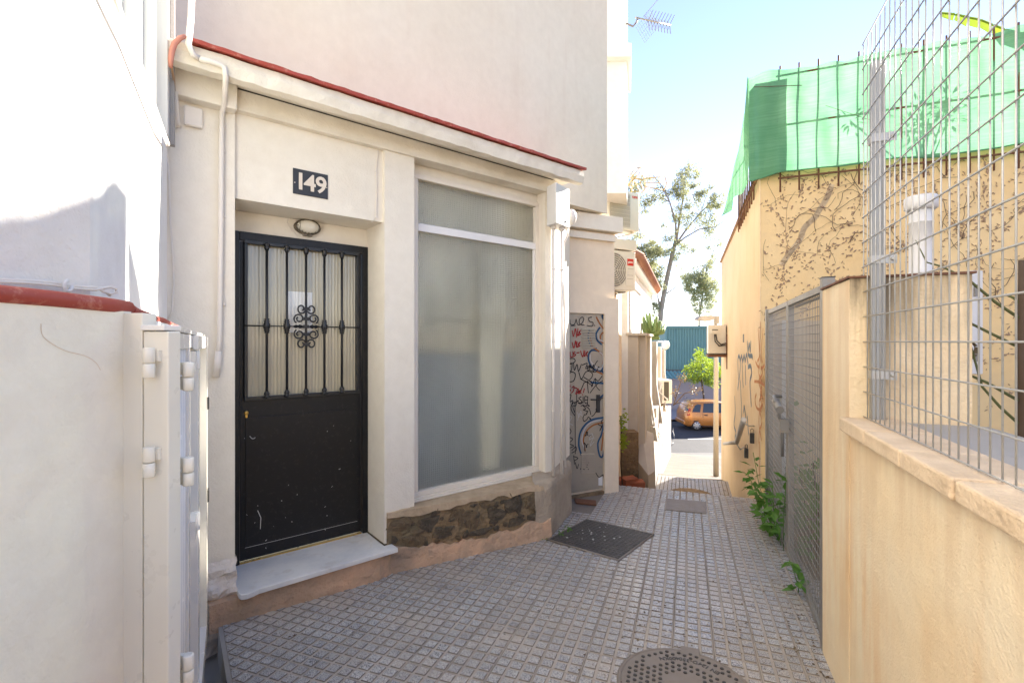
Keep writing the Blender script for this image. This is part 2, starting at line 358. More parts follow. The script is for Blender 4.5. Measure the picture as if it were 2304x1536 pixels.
M['padside2'] = paint('dark_joint_tone', (0.05, 0.04, 0.03), 0.9)
M['pad_far'] = stucco("dimmed_terrazzo_pad", (0.175, 0.155, 0.135), (0.13, 0.12, 0.105), bstr=0.3)  # darker copy of the near pad, dimmed so the sunlit ramp keeps tone

def obscure(name, base, pitch, axis, vert=True, horiz=True, strength=0.7, rough=0.14):
    m, t, b = newmat(name); g = node(t, "ShaderNodeNewGeometry")
    dt = node(t, "ShaderNodeVectorMath", operation='DOT_PRODUCT'); dt.inputs[1].default_value = axis; t.links.new(g.outputs["Position"], dt.inputs[0])
    sp = node(t, "ShaderNodeSeparateXYZ"); t.links.new(g.outputs["Position"], sp.inputs[0])
    P = pos(t); wob = mth(t, 'MULTIPLY', noise(t, P, 5, 2), 0.012)
    k = 2*math.pi/pitch
    a = mth(t, 'SINE', mth(t, 'MULTIPLY', mth(t, 'ADD', dt.outputs["Value"], wob), k))
    c = mth(t, 'SINE', mth(t, 'MULTIPLY', mth(t, 'ADD', sp.outputs[2], wob), k))
    h = mth(t, 'ADD', mth(t, 'MULTIPLY', a, 1.0 if vert else 0), mth(t, 'MULTIPLY', c, 1.0 if horiz else 0))
    col = mixc(t, ramp(t, noise(t, pos(t, (1, 1, 0.5)), 1.3, 3), 0.35, 0.65), base, tuple(x*0.72 for x in base))
    t.links.new(col, b.inputs["Base Color"]); b.inputs["Roughness"].default_value = rough
    b.inputs["Specular IOR Level"].default_value = 0.9; b.inputs["Coat Weight"].default_value = 0.35; b.inputs["Coat Roughness"].default_value = 0.05
    bump(t, b, h, strength, 0.0022); return m
M['obs'] = obscure("patterned_obscure_glass", (0.96, 0.965, 0.92), 0.017, E, strength=0.5, rough=0.28)
M['obs'].node_tree.nodes['Principled BSDF'].inputs['Transmission Weight'].default_value = 0.92
M['obs'].node_tree.nodes['Principled BSDF'].inputs['IOR'].default_value = 1.25
M['blind'] = paint('olive_beige_blind', (0.92, 0.87, 0.68), 0.8)
M['dimcloth'] = paint('blue_grey_cloth', (0.56, 0.62, 0.64), 0.8)
M['curtain'] = paint('pale_curtain', (0.88, 0.87, 0.80), 0.8)
M['obs_door'] = obscure("reeded_door_glass", (0.46, 0.42, 0.31), 0.022, E, True, False, 0.5)
M['bright_patch'] = obscure('bright_patch_on_door_glass', (0.80, 0.80, 0.78), 0.022, E, True, False, 0.4)  # white colour stands for brightness seen through the door pane
M['winglass'] = paint("pale_green_window_glass", (0.42, 0.46, 0.42), 0.1, spec=0.9)
def lampglass():
    m, t, b = newmat("ribbed_lamp_glass"); b.inputs["Base Color"].default_value = (0.92, 0.88, 0.76, 1)
    b.inputs["Transmission Weight"].default_value = 0.25; b.inputs["Roughness"].default_value = 0.12
    return m
M['lampglass'] = lampglass()
def leafmat(name, c, c2, trans=0.35):
    m, t, b = newmat(name); P = pos(t)
    col = mixc(t, noise(t, P, 2.0, 3), c, c2)
    out = t.nodes["Material Output"]; tr = node(t, "ShaderNodeBsdfTranslucent"); mx = node(t, "ShaderNodeMixShader")
    t.links.new(col, b.inputs["Base Color"]); t.links.new(col, tr.inputs[0]); mx.inputs[0].default_value = trans
    b.inputs["Roughness"].default_value = 0.55
    t.links.new(b.outputs[0], mx.inputs[1]); t.links.new(tr.outputs[0], mx.inputs[2]); t.links.new(mx.outputs[0], out.inputs[0]); return m
M['euc'] = leafmat("eucalyptus_leaf", (0.27, 0.30, 0.19), (0.42, 0.40, 0.18), 0.55)
M['lime'] = leafmat("bright_leaf", (0.22, 0.34, 0.03), (0.36, 0.42, 0.04), 0.5)
M['leaf'] = leafmat("green_leaf", (0.06, 0.17, 0.02), (0.12, 0.25, 0.03), 0.35)
M['deadleaf'] = leafmat("withered_leaf", (0.22, 0.16, 0.08), (0.12, 0.08, 0.04), 0.2)
M['banana'] = leafmat("banana_leaf", (0.25, 0.42, 0.03), (0.34, 0.40, 0.03), 0.6)
M['cactus'] = paint("pale_green_cactus_skin", (0.20, 0.30, 0.10), 0.55)
def netmat():
    m, t, b = newmat("green_shade_net"); out = t.nodes["Material Output"]; P = pos(t)
    w1 = noise(t, pos(t, (3, 3, 70)), 1.0, 3)
    col = mixc(t, ramp(t, noise(t, P, 3, 4), 0.3, 0.7), (0.15, 0.37, 0.21), (0.23, 0.47, 0.28))
    col = mixc(t, mth(t, 'MULTIPLY', ramp(t, w1, 0.4, 0.6), 0.45), col, (0.13, 0.33, 0.18))
    tr = node(t, "ShaderNodeBsdfTranslucent"); df = node(t, "ShaderNodeBsdfDiffuse"); tp = node(t, "ShaderNodeBsdfTransparent")
    tp.inputs[0].default_value = (0.80, 1.0, 0.86, 1)
    t.links.new(col, tr.inputs[0]); t.links.new(col, df.inputs[0])
    a = node(t, "ShaderNodeMixShader"); a.inputs[0].default_value = 0.45; t.links.new(df.outputs[0], a.inputs[1]); t.links.new(tr.outputs[0], a.inputs[2])
    c = node(t, "ShaderNodeMixShader"); t.links.new(ramp(t, w1, 0.35, 0.7, (0.0,)*3+(1,), (0.03,)*3+(1,)), c.inputs[0])
    bn = node(t, "ShaderNodeBump"); bn.inputs[0].default_value = 0.8; bn.inputs[1].default_value = 0.01; t.links.new(noise(t, pos(t, (5, 5, 22)), 1.0, 5, 0.7), bn.inputs["Height"]); t.links.new(bn.outputs[0], tr.inputs[1]); t.links.new(bn.outputs[0], df.inputs[1])
    t.links.new(a.outputs[0], c.inputs[1]); t.links.new(tp.outputs[0], c.inputs[2]); t.links.new(c.outputs[0], out.inputs[0]); return m
M['net'] = netmat()

# ================================================================== SETTING: ground, street, pavement
mb = MB(); mb.wbox(-400, 500, -300, 21.3, -5.6, -4.99); struct("ground", mb, M['earth'])
mb = MB(); mb.wbox(-400, 500, 21.3, 30.2, -5.6, -5.01); mb.wbox(-400, 500, 30.2, 700, -5.6, -4.87); struct("far_ground", mb, [M['concrete']])
mb = MB(); mb.wbox(-60, 90, 21.3, 30.2, -5.005, -4.985); struct("street", mb, M['asphalt'])
mb = MB(); mb.wbox(-60, 90, 19.0, 21.15, -5.0, -4.90); mb.wbox(-60, 90, 21.15, 21.3, -5.0, -4.895)
struct("sidewalk", mb, M['concrete'])
mb = MB(); mb.wbox(-60, 90, 30.2, 30.35, -5.0, -4.83); mb.wbox(-60, 90, 30.35, 34.6, -5.0, -4.84); struct("far_sidewalk", mb, M['mauve'])
mb = MB()
for i in range(2): mb.wbox(9.0+i*2.6, 10.9+i*2.6, 24.7, 24.82, -4.985, -4.981)
struct("road_marking", mb, M['logo_white'])

# left edge of the pavement where it drops to the sunken entry
PE0 = Vector((-1.606, 2.68, 0)); PE1 = Vector((-1.25, 2.168, 0)); PED = (PE1-PE0).normalized(); PEN = Vector((PED.y, -PED.x, 0))
if PEN.x > 0: PEN = -PEN   # points out of the pavement (left)
TE = 5.83                   # distance down the alley where the steps begin
def uv(t_, s_): return U*t_ + V*s_
# body under the tiles
c0 = PE0-PED*0.5; c1 = PE0+PED*5
poly = [uv(TE, -2.2), uv(TE, 1.5), uv(-3, 3.0), (c1+Vector((0.6, -1.5, 0))), c1, c0, uv(3.9, -2.9)]
mb = MB(); mb.prism([(p.x, p.y) for p in poly], -3.0, [ground(p.x, p.y)-0.012 for p in poly])
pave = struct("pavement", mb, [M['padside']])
# tile mesh: 20 cm hydraulic tile with 3x3 pads
TS = 0.2
def tile_bm(seed=0):
    rnd = random.Random(seed); mb = MB(); g = 0.0016
    mb.box((0,0,0), U, -V, Z, -TS/2+g, TS/2-g, -TS/2+g, TS/2-g, -0.012, -0.0048, 0)
    p = TS/3
    for i in range(3):
        for j in range(3):
            cx = (i-1)*p; cy = (j-1)*p; h = p/2-0.0068+rnd.uniform(-.0006, .0006); h2 = h-0.0016
            cx += rnd.uniform(-.0005, .0005); cy += rnd.uniform(-.0005, .0005)
            P = lambda a, b, z: U*a+V*b+Z*z
            vs = [P(cx-h,cy-h,-.0048),P(cx-h,cy+h,-.0048),P(cx+h,cy+h,-.0048),P(cx+h,cy-h,-.0048),
                  P(cx-h2,cy-h2,0),P(cx-h2,cy+h2,0),P(cx+h2,cy+h2,0),P(cx+h2,cy-h2,0)]
            # ring order so that normals face out
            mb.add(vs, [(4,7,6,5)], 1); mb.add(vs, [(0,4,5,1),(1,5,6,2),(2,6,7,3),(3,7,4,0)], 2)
    return mb
slope = math.atan(0.0406)
tilt = Matrix.Rotation(-slope, 4, -V)     # pitches the far side down
tile_src = []
for k in range(4):
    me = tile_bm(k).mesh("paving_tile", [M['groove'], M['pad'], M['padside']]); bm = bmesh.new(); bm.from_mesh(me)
    bmesh.ops.recalc_face_normals(bm, faces=bm.faces); bm.transform(tilt); bm.to_mesh(me); bm.free(); tile_src.append(me)
t_probe = tilt @ U
if t_probe.z > 0:
    tilt = Matrix.Rotation(slope, 4, -V)
    for k, me in enumerate(tile_src):
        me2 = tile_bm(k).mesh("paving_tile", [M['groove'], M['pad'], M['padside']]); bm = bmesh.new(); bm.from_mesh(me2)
        bmesh.ops.recalc_face_normals(bm, faces=bm.faces); bm.transform(tilt); bm.to_mesh(me2); bm.free(); tile_src[k] = me2
tiles = []
ni0, ni1 = int(-2.6/TS), int(TE/TS)
for i in range(0, 38):
    for j in range(-16, 16):
        t_ = TE-(i+0.5)*TS; s_ = j*TS+0.03
        c = uv(t_, s_)
        if t_ < -1.5: continue
        rr = 0.62+0.392*c.y+0.2
        if c.x > rr: continue
        cc = -c.dot(N)
        if cc > 3.25 and t_ < 4.9: continue
        if t_ >= 4.9 and s_ < -0.9: continue
        d = (c-PE0).dot(PEN)
        if d > 0.16: continue
        tiles.append((c, d, t_, i, j))
def visible(c):
    if c.y < 1.75: return False
    r = c.x/c.y
    if abs(r) > 1.1: return False
    if (0-ground(c.x, c.y))/c.y > 0.80: return False
    return -c.dot(N) < 3.2
vis = [x for x in tiles if visible(x[0])]
vis.sort(key=lambda x: x[0].length)
near = vis[:300]; nearset = set(id(x) for x in near)
rest = MB()
n_tile = 0
rt = random.Random(3)
for x in tiles:
    c, d, t_, i, j = x
    zc = ground(c.x, c.y)+rt.uniform(-0.0012, 0.0012)
    loc = Vector((c.x, c.y, zc)); k = rt.randrange(4)
    if id(x) in nearset:
        me = tile_src[k]
        if d > -0.16:
            me = tile_src[k].copy(); bm = bmesh.new(); bm.from_mesh(me)
            pc = PE0-Vector((c.x, c.y, 0)); pc.z = 0
            bmesh.ops.bisect_plane(bm, geom=bm.verts[:]+bm.edges[:]+bm.faces[:], plane_co=pc, plane_no=PEN, clear_outer=True)
            if len(bm.faces) == 0: bm.free(); continue
            bm.to_mesh(me); bm.free()
        o = bpy.data.objects.new("paving_tile", me); COL.objects.link(o); o.parent = pave; o.location = loc; n_tile += 1
        o.rotation_euler = (rt.uniform(-.003, .003), rt.uniform(-.003, .003), rt.uniform(-.004, .004))
    else:
        if d > -0.15: continue
        me = tile_src[k]
        rest.add([v.co+loc for v in me.vertices], [tuple(p.vertices) for p in me.polygons])
        rest.m[-len(me.polygons):] = [p.material_index for p in me.polygons]
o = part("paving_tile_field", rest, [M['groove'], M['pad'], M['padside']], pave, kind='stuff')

# steps, landings and ramp down to the street
mb = MB(); z0 = ground(*(uv(TE, 1).xy))
zE = z0
def strip(mb, t0, t1, s0, s1, za, zb, m=0, bot=-5.2):
    pl = [uv(t0, s0), uv(t0, s1), uv(t1, s1), uv(t1, s0)]
    mb.prism([(p.x, p.y) for p in pl], bot, [za, za, zb, zb], m)
ns = 6
for k in range(ns):
    strip(mb, TE+0.004+k*0.31, TE+0.004+(k+1)*0.31, -2.4, 1.6, zE-0.153*(k+1), zE-0.153*(k+1)-0.004)
t2 = TE+0.004+ns*0.31; zL = -2.62
strip(mb, t2, 9.9, -2.4, 1.6, zL, zL-0.01)
strip(mb, 9.9, 13.9, -2.4, 5.0, zL-0.02, -3.60)
strip(mb, 13.9, 22.3, -2.4, 5.0, -3.60, -4.893)
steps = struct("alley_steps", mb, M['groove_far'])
mb = MB(); P = TS/3
def padfield(mb, t0, t1, s0, s1, zf, pitch=P, gap=0.012, hh=0.006):
    a = t0
    while a+pitch <= t1:
        b = s0
        while b+pitch <= s1:
            za = zf(a)+hh; zb = zf(a+pitch-gap)+hh
            p = [uv(a, b+gap)+Z*za, uv(a, b+pitch)+Z*za, uv(a+pitch-gap, b+pitch)+Z*zb, uv(a+pitch-gap, b+gap)+Z*zb]
            mb.add(p, [(0,1,2,3)]); b += pitch
        a += pitch
for k in range(ns): padfield(mb, TE+0.01+k*0.31, TE+(k+1)*0.31, -1.2, 1.0, lambda a, k=k: zE-0.153*(k+1))
padfield(mb, t2, 9.9, -1.2, 1.2, lambda a: zL)
part("landing_pads", mb, M['pad'], steps, kind='stuff')
mb = MB()
padfield(mb, 9.95, 13.9, -1.0, 2.6, lambda a: zL-0.02+(a-9.9)/4*(-0.96), pitch=0.1, gap=0.015)
padfield(mb, 13.9, 21.5, -1.6, 2.8, lambda a: -3.60-(a-13.9)/8.4*1.293, pitch=0.133, gap=0.02)
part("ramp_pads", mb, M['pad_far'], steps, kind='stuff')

# sunken entry beside the facade
mb = MB()
pl = [PE0-PED*0.6, PE0+PED*3.2, PE0+PED*3.2+PEN*1.6, PE0-PED*0.6+PEN*1.6]
mb.prism([(p.x, p.y) for p in pl], -2.6, -1.93)
pl2 = [PE0-PED*0.2, PE0+PED*0.30, PE0+PED*0.30+PEN*1.2, PE0-PED*0.2+PEN*1.2]
mb.prism([(p.x, p.y) for p in pl2], -1.93, -1.74)
struct("sunken_entry_floor", mb, M['greyrender'])
mb = MB(); q0 = PE0-PED*0.1; q1 = PE0+PED*3.2
mb.box((0,0,0), PED, PEN, Z, q0.dot(PED), q1.dot(PED), q0.dot(PEN)+0.002, q0.dot(PEN)+0.022, -2.6, -1.6)
for v in mb.v:
    if v.z > -1.7: v.z = ground(v.x, v.y)-0.004
struct("pavement_edge_wall", mb, M['greyrender'])

# ================================================================== CREAM HOUSE with projecting bay
house = thing("cream_house", "two-storey cream house with a low projecting bay, black door and tall obscure glass window", "house", fp(1.4, 3.2, -1.6))
CF, CD, CW, CM = 3.124, 3.44, 3.235, 3.47     # front plane, door plane, window plane, main wall plane
A_L, A_P1, A_D1, A_P2, A_W1 = fa(375, CF)-0.05, 0.50, 1.40, 1.625, 2.898
A_C = fa(1240, CF)
mb = MB()
mb.fbox(A_L, A_P1, CF, 3.62, -1.42, 1.42)                       # left pier
mb.fbox(A_P1, A_D1, CF+0.028, 3.62, 0.82, 1.42)                # panel over the door
mb.fbox(A_P1, A_D1, CD-0.005, 3.62, 0.690, 0.818)
mb.fbox(A_D1, A_P2, CF, 3.62, -1.385, 1.42)                     # pillar
mb.fbox(A_P2, A_W1, CW, 3.62, 1.235, 1.418)                     # above the window
c_ = fp(A_C, CF); e_ = c_+U*0.72; f_ = fp(A_W1, 3.62)
mb.prism([(p.x, p.y) for p in (fp(A_W1, CF), c_, e_, fp(A_W1+0.4, 3.75), f_)], -1.165, 1.40)
mb.fbox(A_L, A_D1+0.02, CF+0.03, 3.62, -2.6, -1.425)
part("wall", mb, M['cream'], house)
mb = MB(); mb.fbox(A_L-0.4, fa(1366, CM), CM, 7.0, 1.40, 7.5)
part("upper_wall", mb, M['pink'], house, label="pinkish plain wall of the upper floor")
# lower main wall and door block beyond the bay
BK = Vector((1.204, 5.456, 0))
mb = MB(); mb.box(BK, G, -GN, Z, -0.95, -0.02, 0.05, 0.6, -2.6, 1.22)
part("side_wall", mb, M['cream2'], house)
mb = MB(); mb.box(BK, G, -GN, Z, -0.95, 0.02, -0.05, 0.4, 1.215, 1.385)
part("string_course", mb, M['cream'], house, bevel=0.006)
mb = MB(); mb.box(BK, G, -GN, Z, -0.95, -0.04, 0.0, 0.2, 1.12, 1.19)
part("small_ledge", mb, M['cream'], house)
# frieze, cornice, roof edge
mb = MB(); mb.fbox(A_P1+0.004, A_C+0.02, CF-0.022, CF+0.1, 1.31, 1.425)
part("frieze_board", mb, M['fascia'], house)
part("open_joint", MB().fbox(A_P1+0.01, A_C, CF-0.028, CF+0.02, 1.4255, 1.4305), M["padside2"], house, label="dark open joint under the cornice")  # solid dark strip drawn along the gap
mb = MB(); mb.fbox(A_L+0.04, A_P1, CF-0.075, CF+0.1, 1.285, 1.43)
part("shutter_box", mb, M['cream'], house, bevel=0.006)
CR = 2.90; a0, a1 = fa(372, CR), fa(1313, CR)
rnd = random.Random(5)
mb = MB(); n = 46; rings = []
for i in range(n+1):
    a = a0+(a1-a0)*i/n; j = lambda s: rnd.uniform(-s, s)
    rings.append([fp(a, CR+j(.004), 1.385+j(.004)), fp(a, CR-0.008+j(.004), 1.44+j(.003)), fp(a, CR+j(.003), 1.487+j(.002)), fp(a, 3.5, 1.60), fp(a, 3.5, 1.43), fp(a, CF-0.05, 1.432), fp(a, CR+0.05+j(.004), 1.376+j(.003))])
vs = [p for r_ in rings for p in r_]; k = 7
fs = [(i*k+q, i*k+(q+1)%k, (i+1)*k+(q+1)%k, (i+1)*k+q) for i in range(n) for q in range(k)]
mb.add(vs, fs, 0, False); mb.add(rings[0], [tuple(range(k))[::-1]]); mb.add(rings[-1], [tuple(range(k))])
cor = part("cornice", mb, M['fascia'], house)
bm = bmesh.new(); bm.from_mesh(cor.data); bmesh.ops.remove_doubles(bm, verts=bm.verts, dist=1e-5); bmesh.ops.recalc_face_normals(bm, faces=bm.faces); bm.to_mesh(cor.data); bm.free()
mb = MB(); a1r = fa(1320, CR-0.03)
rg = []
for i in range(61):
    a = a0+0.10+(a1r-a0-0.10)*i/60
    rg.append([fp(a, CR-0.028+rnd.uniform(-.003, .003), 1.491), fp(a, CR-0.03+rnd.uniform(-.003, .003), 1.510+rnd.uniform(-.002, .002)), fp(a, 3.465, 1.63), fp(a, 3.465, 1.60)])
for i in range(60):
    A, B = rg[i], rg[i+1]
    mb.add(A+B, [(0,4,5,1),(1,5,6,2),(2,6,7,3),(3,7,4,0)])
mb.add(rg[0], [(0,1,2,3)]); mb.add(rg[-1], [(3,2,1,0)])
part("roof_sheet", mb, M['red'], house, label="thin brick-red painted roof edge")

# plinth of rubble stone with bare render below
B0 = Vector((0.327, 4.043, 0)); A0 = fp(A_D1+0.015, CF-0.006); C0 = B0+U*0.66
pf = (B0-A0).normalized(); pn = Vector((pf.y, -pf.x, 0)); PL = (B0-A0).length
zt = -1.172
mb = MB()
back = [fp(A_D1+0.015, 3.5), fp(A_W1+0.35, 3.6)]
mb.prism([(p.x, p.y) for p in (A0, B0, C0, C0-N*0.3, back[1], back[0])], -2.0, [zt-0.03]*6)
plinth = part("plinth", mb, M['mortar'], house, label="rough plinth of dark rubble in brown mortar")
# ledge slab
mb = MB(); m_ = 24; ring = []
for i in range(m_+1):
    s_ = PL*i/m_; p = A0+pf*s_; ring.append((p+pn*(0.012+rnd.uniform(-.004, .006)), zt-0.03-rnd.uniform(0, 0.035)))
for i in range(m_):
    (p, zl), (q, zr) = ring[i], ring[i+1]; pb, qb = p-pn*0.30, q-pn*0.30
    mb.hexa([Vector((p.x,p.y,zl)), Vector((q.x,q.y,zr)), Vector((qb.x,qb.y,zt-.03)), Vector((pb.x,pb.y,zt-.03)),
             Vector((p.x,p.y,zt-rnd.uniform(0,.006))), Vector((q.x,q.y,zt-rnd.uniform(0,.006))), Vector((qb.x,qb.y,zt)), Vector((pb.x,pb.y,zt))])
part("ledge", mb, M['ledge'], plinth)
# grey rounded end
mb = MB(); ne = 9
prof = []
for i in range(ne+1):
    t_ = i/ne
    if t_ < 0.35: p = B0-pf*(0.17*(1-t_/0.35))+pn*0.012
    else: p = B0+U*0.70*((t_-0.35)/0.65)+V*0.012
    if i in (3, 4): p = p-(pn+V).normalized()*(-0.0)
    prof.append(p)
zs = [-1.80, -1.6, -1.4, -1.25, -1.17, -1.15]
g0 = len(mb.v); vs = []
for zi, z_ in enumerate(zs):
    for i, p in enumerate(prof):
        off = 0.0 if zi < 5 else -0.04
        q = p+(pn if i < 4 else V)*(rnd.uniform(-.008, .010)+off); vs.append(Vector((q.x, q.y, z_)))
k = ne+1
fs = [(r*k+i, r*k+i+1, (r+1)*k+i+1, (r+1)*k+i) for r in range(len(zs)-1) for i in range(ne)]
top = len(vs); vs.append(Vector((B0.x-0.15, B0.y+0.28, -1.15)))
fs += [((len(zs)-1)*k+i, (len(zs)-1)*k+i+1, top) for i in range(ne)]
mb.add(vs, fs, 0, True); part("plinth_corner", mb, M['plgrey'], plinth, label="grey cement patched rounded end of the plinth")
# peach render band with ragged top, plus the riser below the doorstep
mb = MB(); m_ = 70; band = []
for i in range(m_+1):
    s_ = -1.05+(PL-0.02+1.05)*i/m_
    p = (A0+pf*s_) if s_ > 0 else (A0+E*s_+N*0.035*0)
    out = 0.03 if s_ > 0 else 0.072
    if -0.06 < s_ <= 0: out = 0.05
    q = p+(pn if s_ > 0 else N)*out
    zg = ground(q.x, q.y)
    ztop = (-1.43 if s_ < 0.05 else -1.47+0.035*math.sin(s_*5.0)+0.02*math.sin(s_*23)+rnd.uniform(-.014, .014)-0.03*max(0, s_-1.2)*0)
    if s_ > 0.05: ztop = zg+0.13+0.025*math.sin(s_*4.0+2)+0.012*math.sin(s_*23)+rnd.uniform(-.010, .010)
    if s_ <= 0.05: ztop = -1.424
    band.append((q, (pn if s_ > 0 else N), zg, ztop))
vs = []; fs = []
for i, (q, nn, zg, ztp) in enumerate(band):
    vs += [Vector((q.x, q.y, zg-0.03))+nn*0.012, Vector((q.x, q.y, (zg+ztp)/2))+nn*rnd.uniform(-.003, .004), Vector((q.x, q.y, ztp))-nn*0.002, Vector((q.x, q.y, ztp+0.004))-nn*0.12]
for i in range(m_):
    for r_ in range(3): a = i*4+r_; fs.append((a, a+4, a+5, a+1))
mb.add(vs, fs, 0, False); part("bare_render", mb, M['peach'], house, label="peach-coloured bare render along the foot of the facade")
# rubble stones
stones = [(0.10,-1.27,0.16,0.10),(0.30,-1.31,0.20,0.10),(0.52,-1.28,0.12,0.07),(0.20,-1.405,0.2,0.07),(0.62,-1.34,0.19,0.13),(0.42,-1.395,0.15,0.07),(0.80,-1.25,0.13,0.06),
          (0.86,-1.355,0.15,0.10),(1.0,-1.29,0.10,0.11),(1.07,-1.31,0.055,0.16),(1.20,-1.29,0.16,0.15),(1.05,-1.44,0.13,0.06),(1.22,-1.43,0.12,0.07),(1.36,-1.36,0.11,0.12),(1.34,-1.235,0.1,0.05),(0.72,-1.455,0.14,0.05)]
rq = random.Random(19)
for q in range(46):
    stones.append((rq.uniform(0.04, PL-0.15), rq.uniform(-1.47, -1.205), rq.uniform(0.025, 0.075), rq.uniform(0.02, 0.05)))
for (s_, z_, wd, ht) in stones:
    if s_ > PL-0.13: continue
    mb = MB(); kk = rnd.choice([5, 6, 7]); ring0 = []; ring1 = []; ctr = A0+pf*s_+Z*z_
    ph = rnd.uniform(0, 6)
    for q in range(kk):
        an = 2*math.pi*q/kk+rnd.uniform(-.3, .3); rr = rnd.uniform(0.75, 1.5)
        dx = max(-1, min(1, 1.15*math.cos(an)))*wd/2*rr; dz = max(-1, min(1, 1.15*math.sin(an)))*ht/2*rr
        ring0.append(ctr+pf*dx*1.05+Z*dz*1.05-pn*0.01); ring1.append(ctr+pf*dx*0.90+Z*dz*0.88+pn*rnd.uniform(0.002, 0.014))
    vs = ring0+ring1+[ctr+pn*rnd.uniform(0.008, 0.020)]
    fs = [(q, (q+1)%kk, kk+(q+1)%kk, kk+q) for q in range(kk)]+[(kk+q, kk+(q+1)%kk, 2*kk) for q in range(kk)]
    mb.add(vs, fs, 0, False); part("stone", mb, M['rock1'] if rnd.random() < 0.65 else M['rock2'], plinth)
# lumpy whitewashed stone foot of the left pier
mb = MB(); nx, nz = 12, 22; a_l, a_r = A_L, A_P1+0.004
vs = []
for iz in range(nz+1):
    for ix in range(nx+1):
        a = a_l+(a_r-a_l)*ix/nx; z_ = -1.72+0.50*iz/nz
        blk = 0.012*math.sin(ix*1.9+iz*0.3)+0.014*math.sin(iz*1.15+ix*0.35)
        fade = min(1, (nz-iz)/3)
        edge = 0.0 if ix < nx-1 else (-0.01 if iz > 4 else -0.01)
        vs.append(fp(a+(rnd.uniform(-.004, .008) if ix == nx else 0), CF-0.006-(0.018+blk+rnd.uniform(-.006, .008))*fade+edge*-1, z_))
k = nx+1
fs = [(r*k+i, r*k+i+1, (r+1)*k+i+1, (r+1)*k+i) for r in range(nz) for i in range(nx)]
ed = []; mb.add(vs, fs, 0, False)
rv = [vs[r*k+nx] for r in range(nz+1)]; mb.add(rv+[p-N*0.14 for p in rv], [(r, nz+1+r, nz+2+r, r+1) for r in range(nz)])
part("pier_foot", mb, M['lumpy'], house, label="lumpy whitewashed stone foot of the pier left of the door")
mb = MB(); mb.fbox(A_L, A_P1-0.01, CF-0.004, CF+0.1, -2.6, -1.715); part("footing", mb, M['greyrender'], house)

# doorstep
mb = MB()
pts = [(A_P1+0.004, 3.45), (A_D1-0.003, 3.45), (A_D1-0.003, CF-0.004), (A_D1+0.05, CF-0.004), (A_D1+0.055, CF-0.095)]
arc = [(A_P1+0.10, CF-0.105), (A_P1+0.075, CF-0.118), (A_P1+0.04, CF-0.125), (A_P1+0.012, CF-0.115), (A_P1+0.004, CF-0.09)]
poly = [fp(a, c) for a, c in pts+arc]
mb.prism([(p.x, p.y) for p in poly], -1.424, -1.394)
part("doorstep", mb, M['marble'], house, label="pale grey marble slab doorstep", bevel=0.004)

# window
win = part("window", MB().fbox(A_P2+0.002, A_W1, CW-0.03, CW+0.06, 1.198, 1.233).fbox(A_P2+0.002, 1.70, CW-0.03, CW+0.06, -1.105, 1.197)
           .fbox(2.862, A_W1-0.001, CW-0.03, CW+0.06, -1.105, 1.197).fbox(A_P2+0.002, A_W1-0.001, CW-0.032, CW+0.06, -1.14, -1.106), M['wframe'], house, bevel=0.003)
part("sill", MB().fbox(A_P2+0.002, A_W1+0.01, CW-0.045, CW+0.06, -1.158, -1.141).fbox(A_P2+0.002, A_W1+0.012, CW-0.06, CW+0.06, -1.171, -1.159), M['wframe'], win, bevel=0.003)
part("transom", MB().fbox(1.701, 2.861, CW-0.028, CW+0.02, 0.815, 0.873), M['alu'], win, bevel=0.003)
part("pane", MB().fbox(1.690, 2.865, CW+0.008, CW+0.014, 0.874, 1.199), M['obs'], win, label="upper pane of patterned obscure glass")
part("pane", MB().fbox(1.690, 2.865, CW+0.008, CW+0.014, -1.107, 0.814), M['obs'], win, label="tall lower pane of patterned obscure glass")
part("blind", MB().extr([fp(A_P2-0.05, CW+0.06, 1.30), fp(2.93, CW+0.06, 1.30), fp(2.93, CW+0.27, -0.1), fp(A_P2-0.05, CW+0.27, -0.1)], -N*0.004), M['blind'], win, label="olive beige blind behind the obscure glass")
part("blind_lower", MB().extr([fp(A_P2-0.05, CW+0.28, -0.08), fp(2.93, CW+0.28, -0.08), fp(2.93, CW+0.35, -1.2), fp(A_P2-0.05, CW+0.35, -1.2)], -N*0.004), M['dimcloth'], win, label="dim blue-grey cloth low behind the obscure glass")
part("curtain_edge", MB().extr([fp(2.40, CW+0.16, -1.1), fp(2.56, CW+0.12, -1.1), fp(2.60, CW+0.05, 0.75), fp(2.34, CW+0.10, 0.75)], -N*0.004), M['blind'], win, label="pale curtain edge behind the obscure glass")
part("recess", MB().fbox(A_P2-0.06, 2.95, CW+0.36, CW+0.38, -1.25, 1.35).fbox(A_P2-0.08, A_P2-0.06, CW+0.02, CW+0.38, -1.25, 1.35).fbox(2.95, 2.97, CW+0.02, CW+0.38, -1.25, 1.35), M['curtain'], win)
part("edge_strip", MB().fbox(2.845, 2.8615, CW-0.014, CW+0.004, -1.104, 0.814), M['alu'], win)
part("jamb", MB().fbox(A_W1-0.001, A_W1+0.001, CF+0.03, CW, -1.16, 1.31), M['wframe'], win)

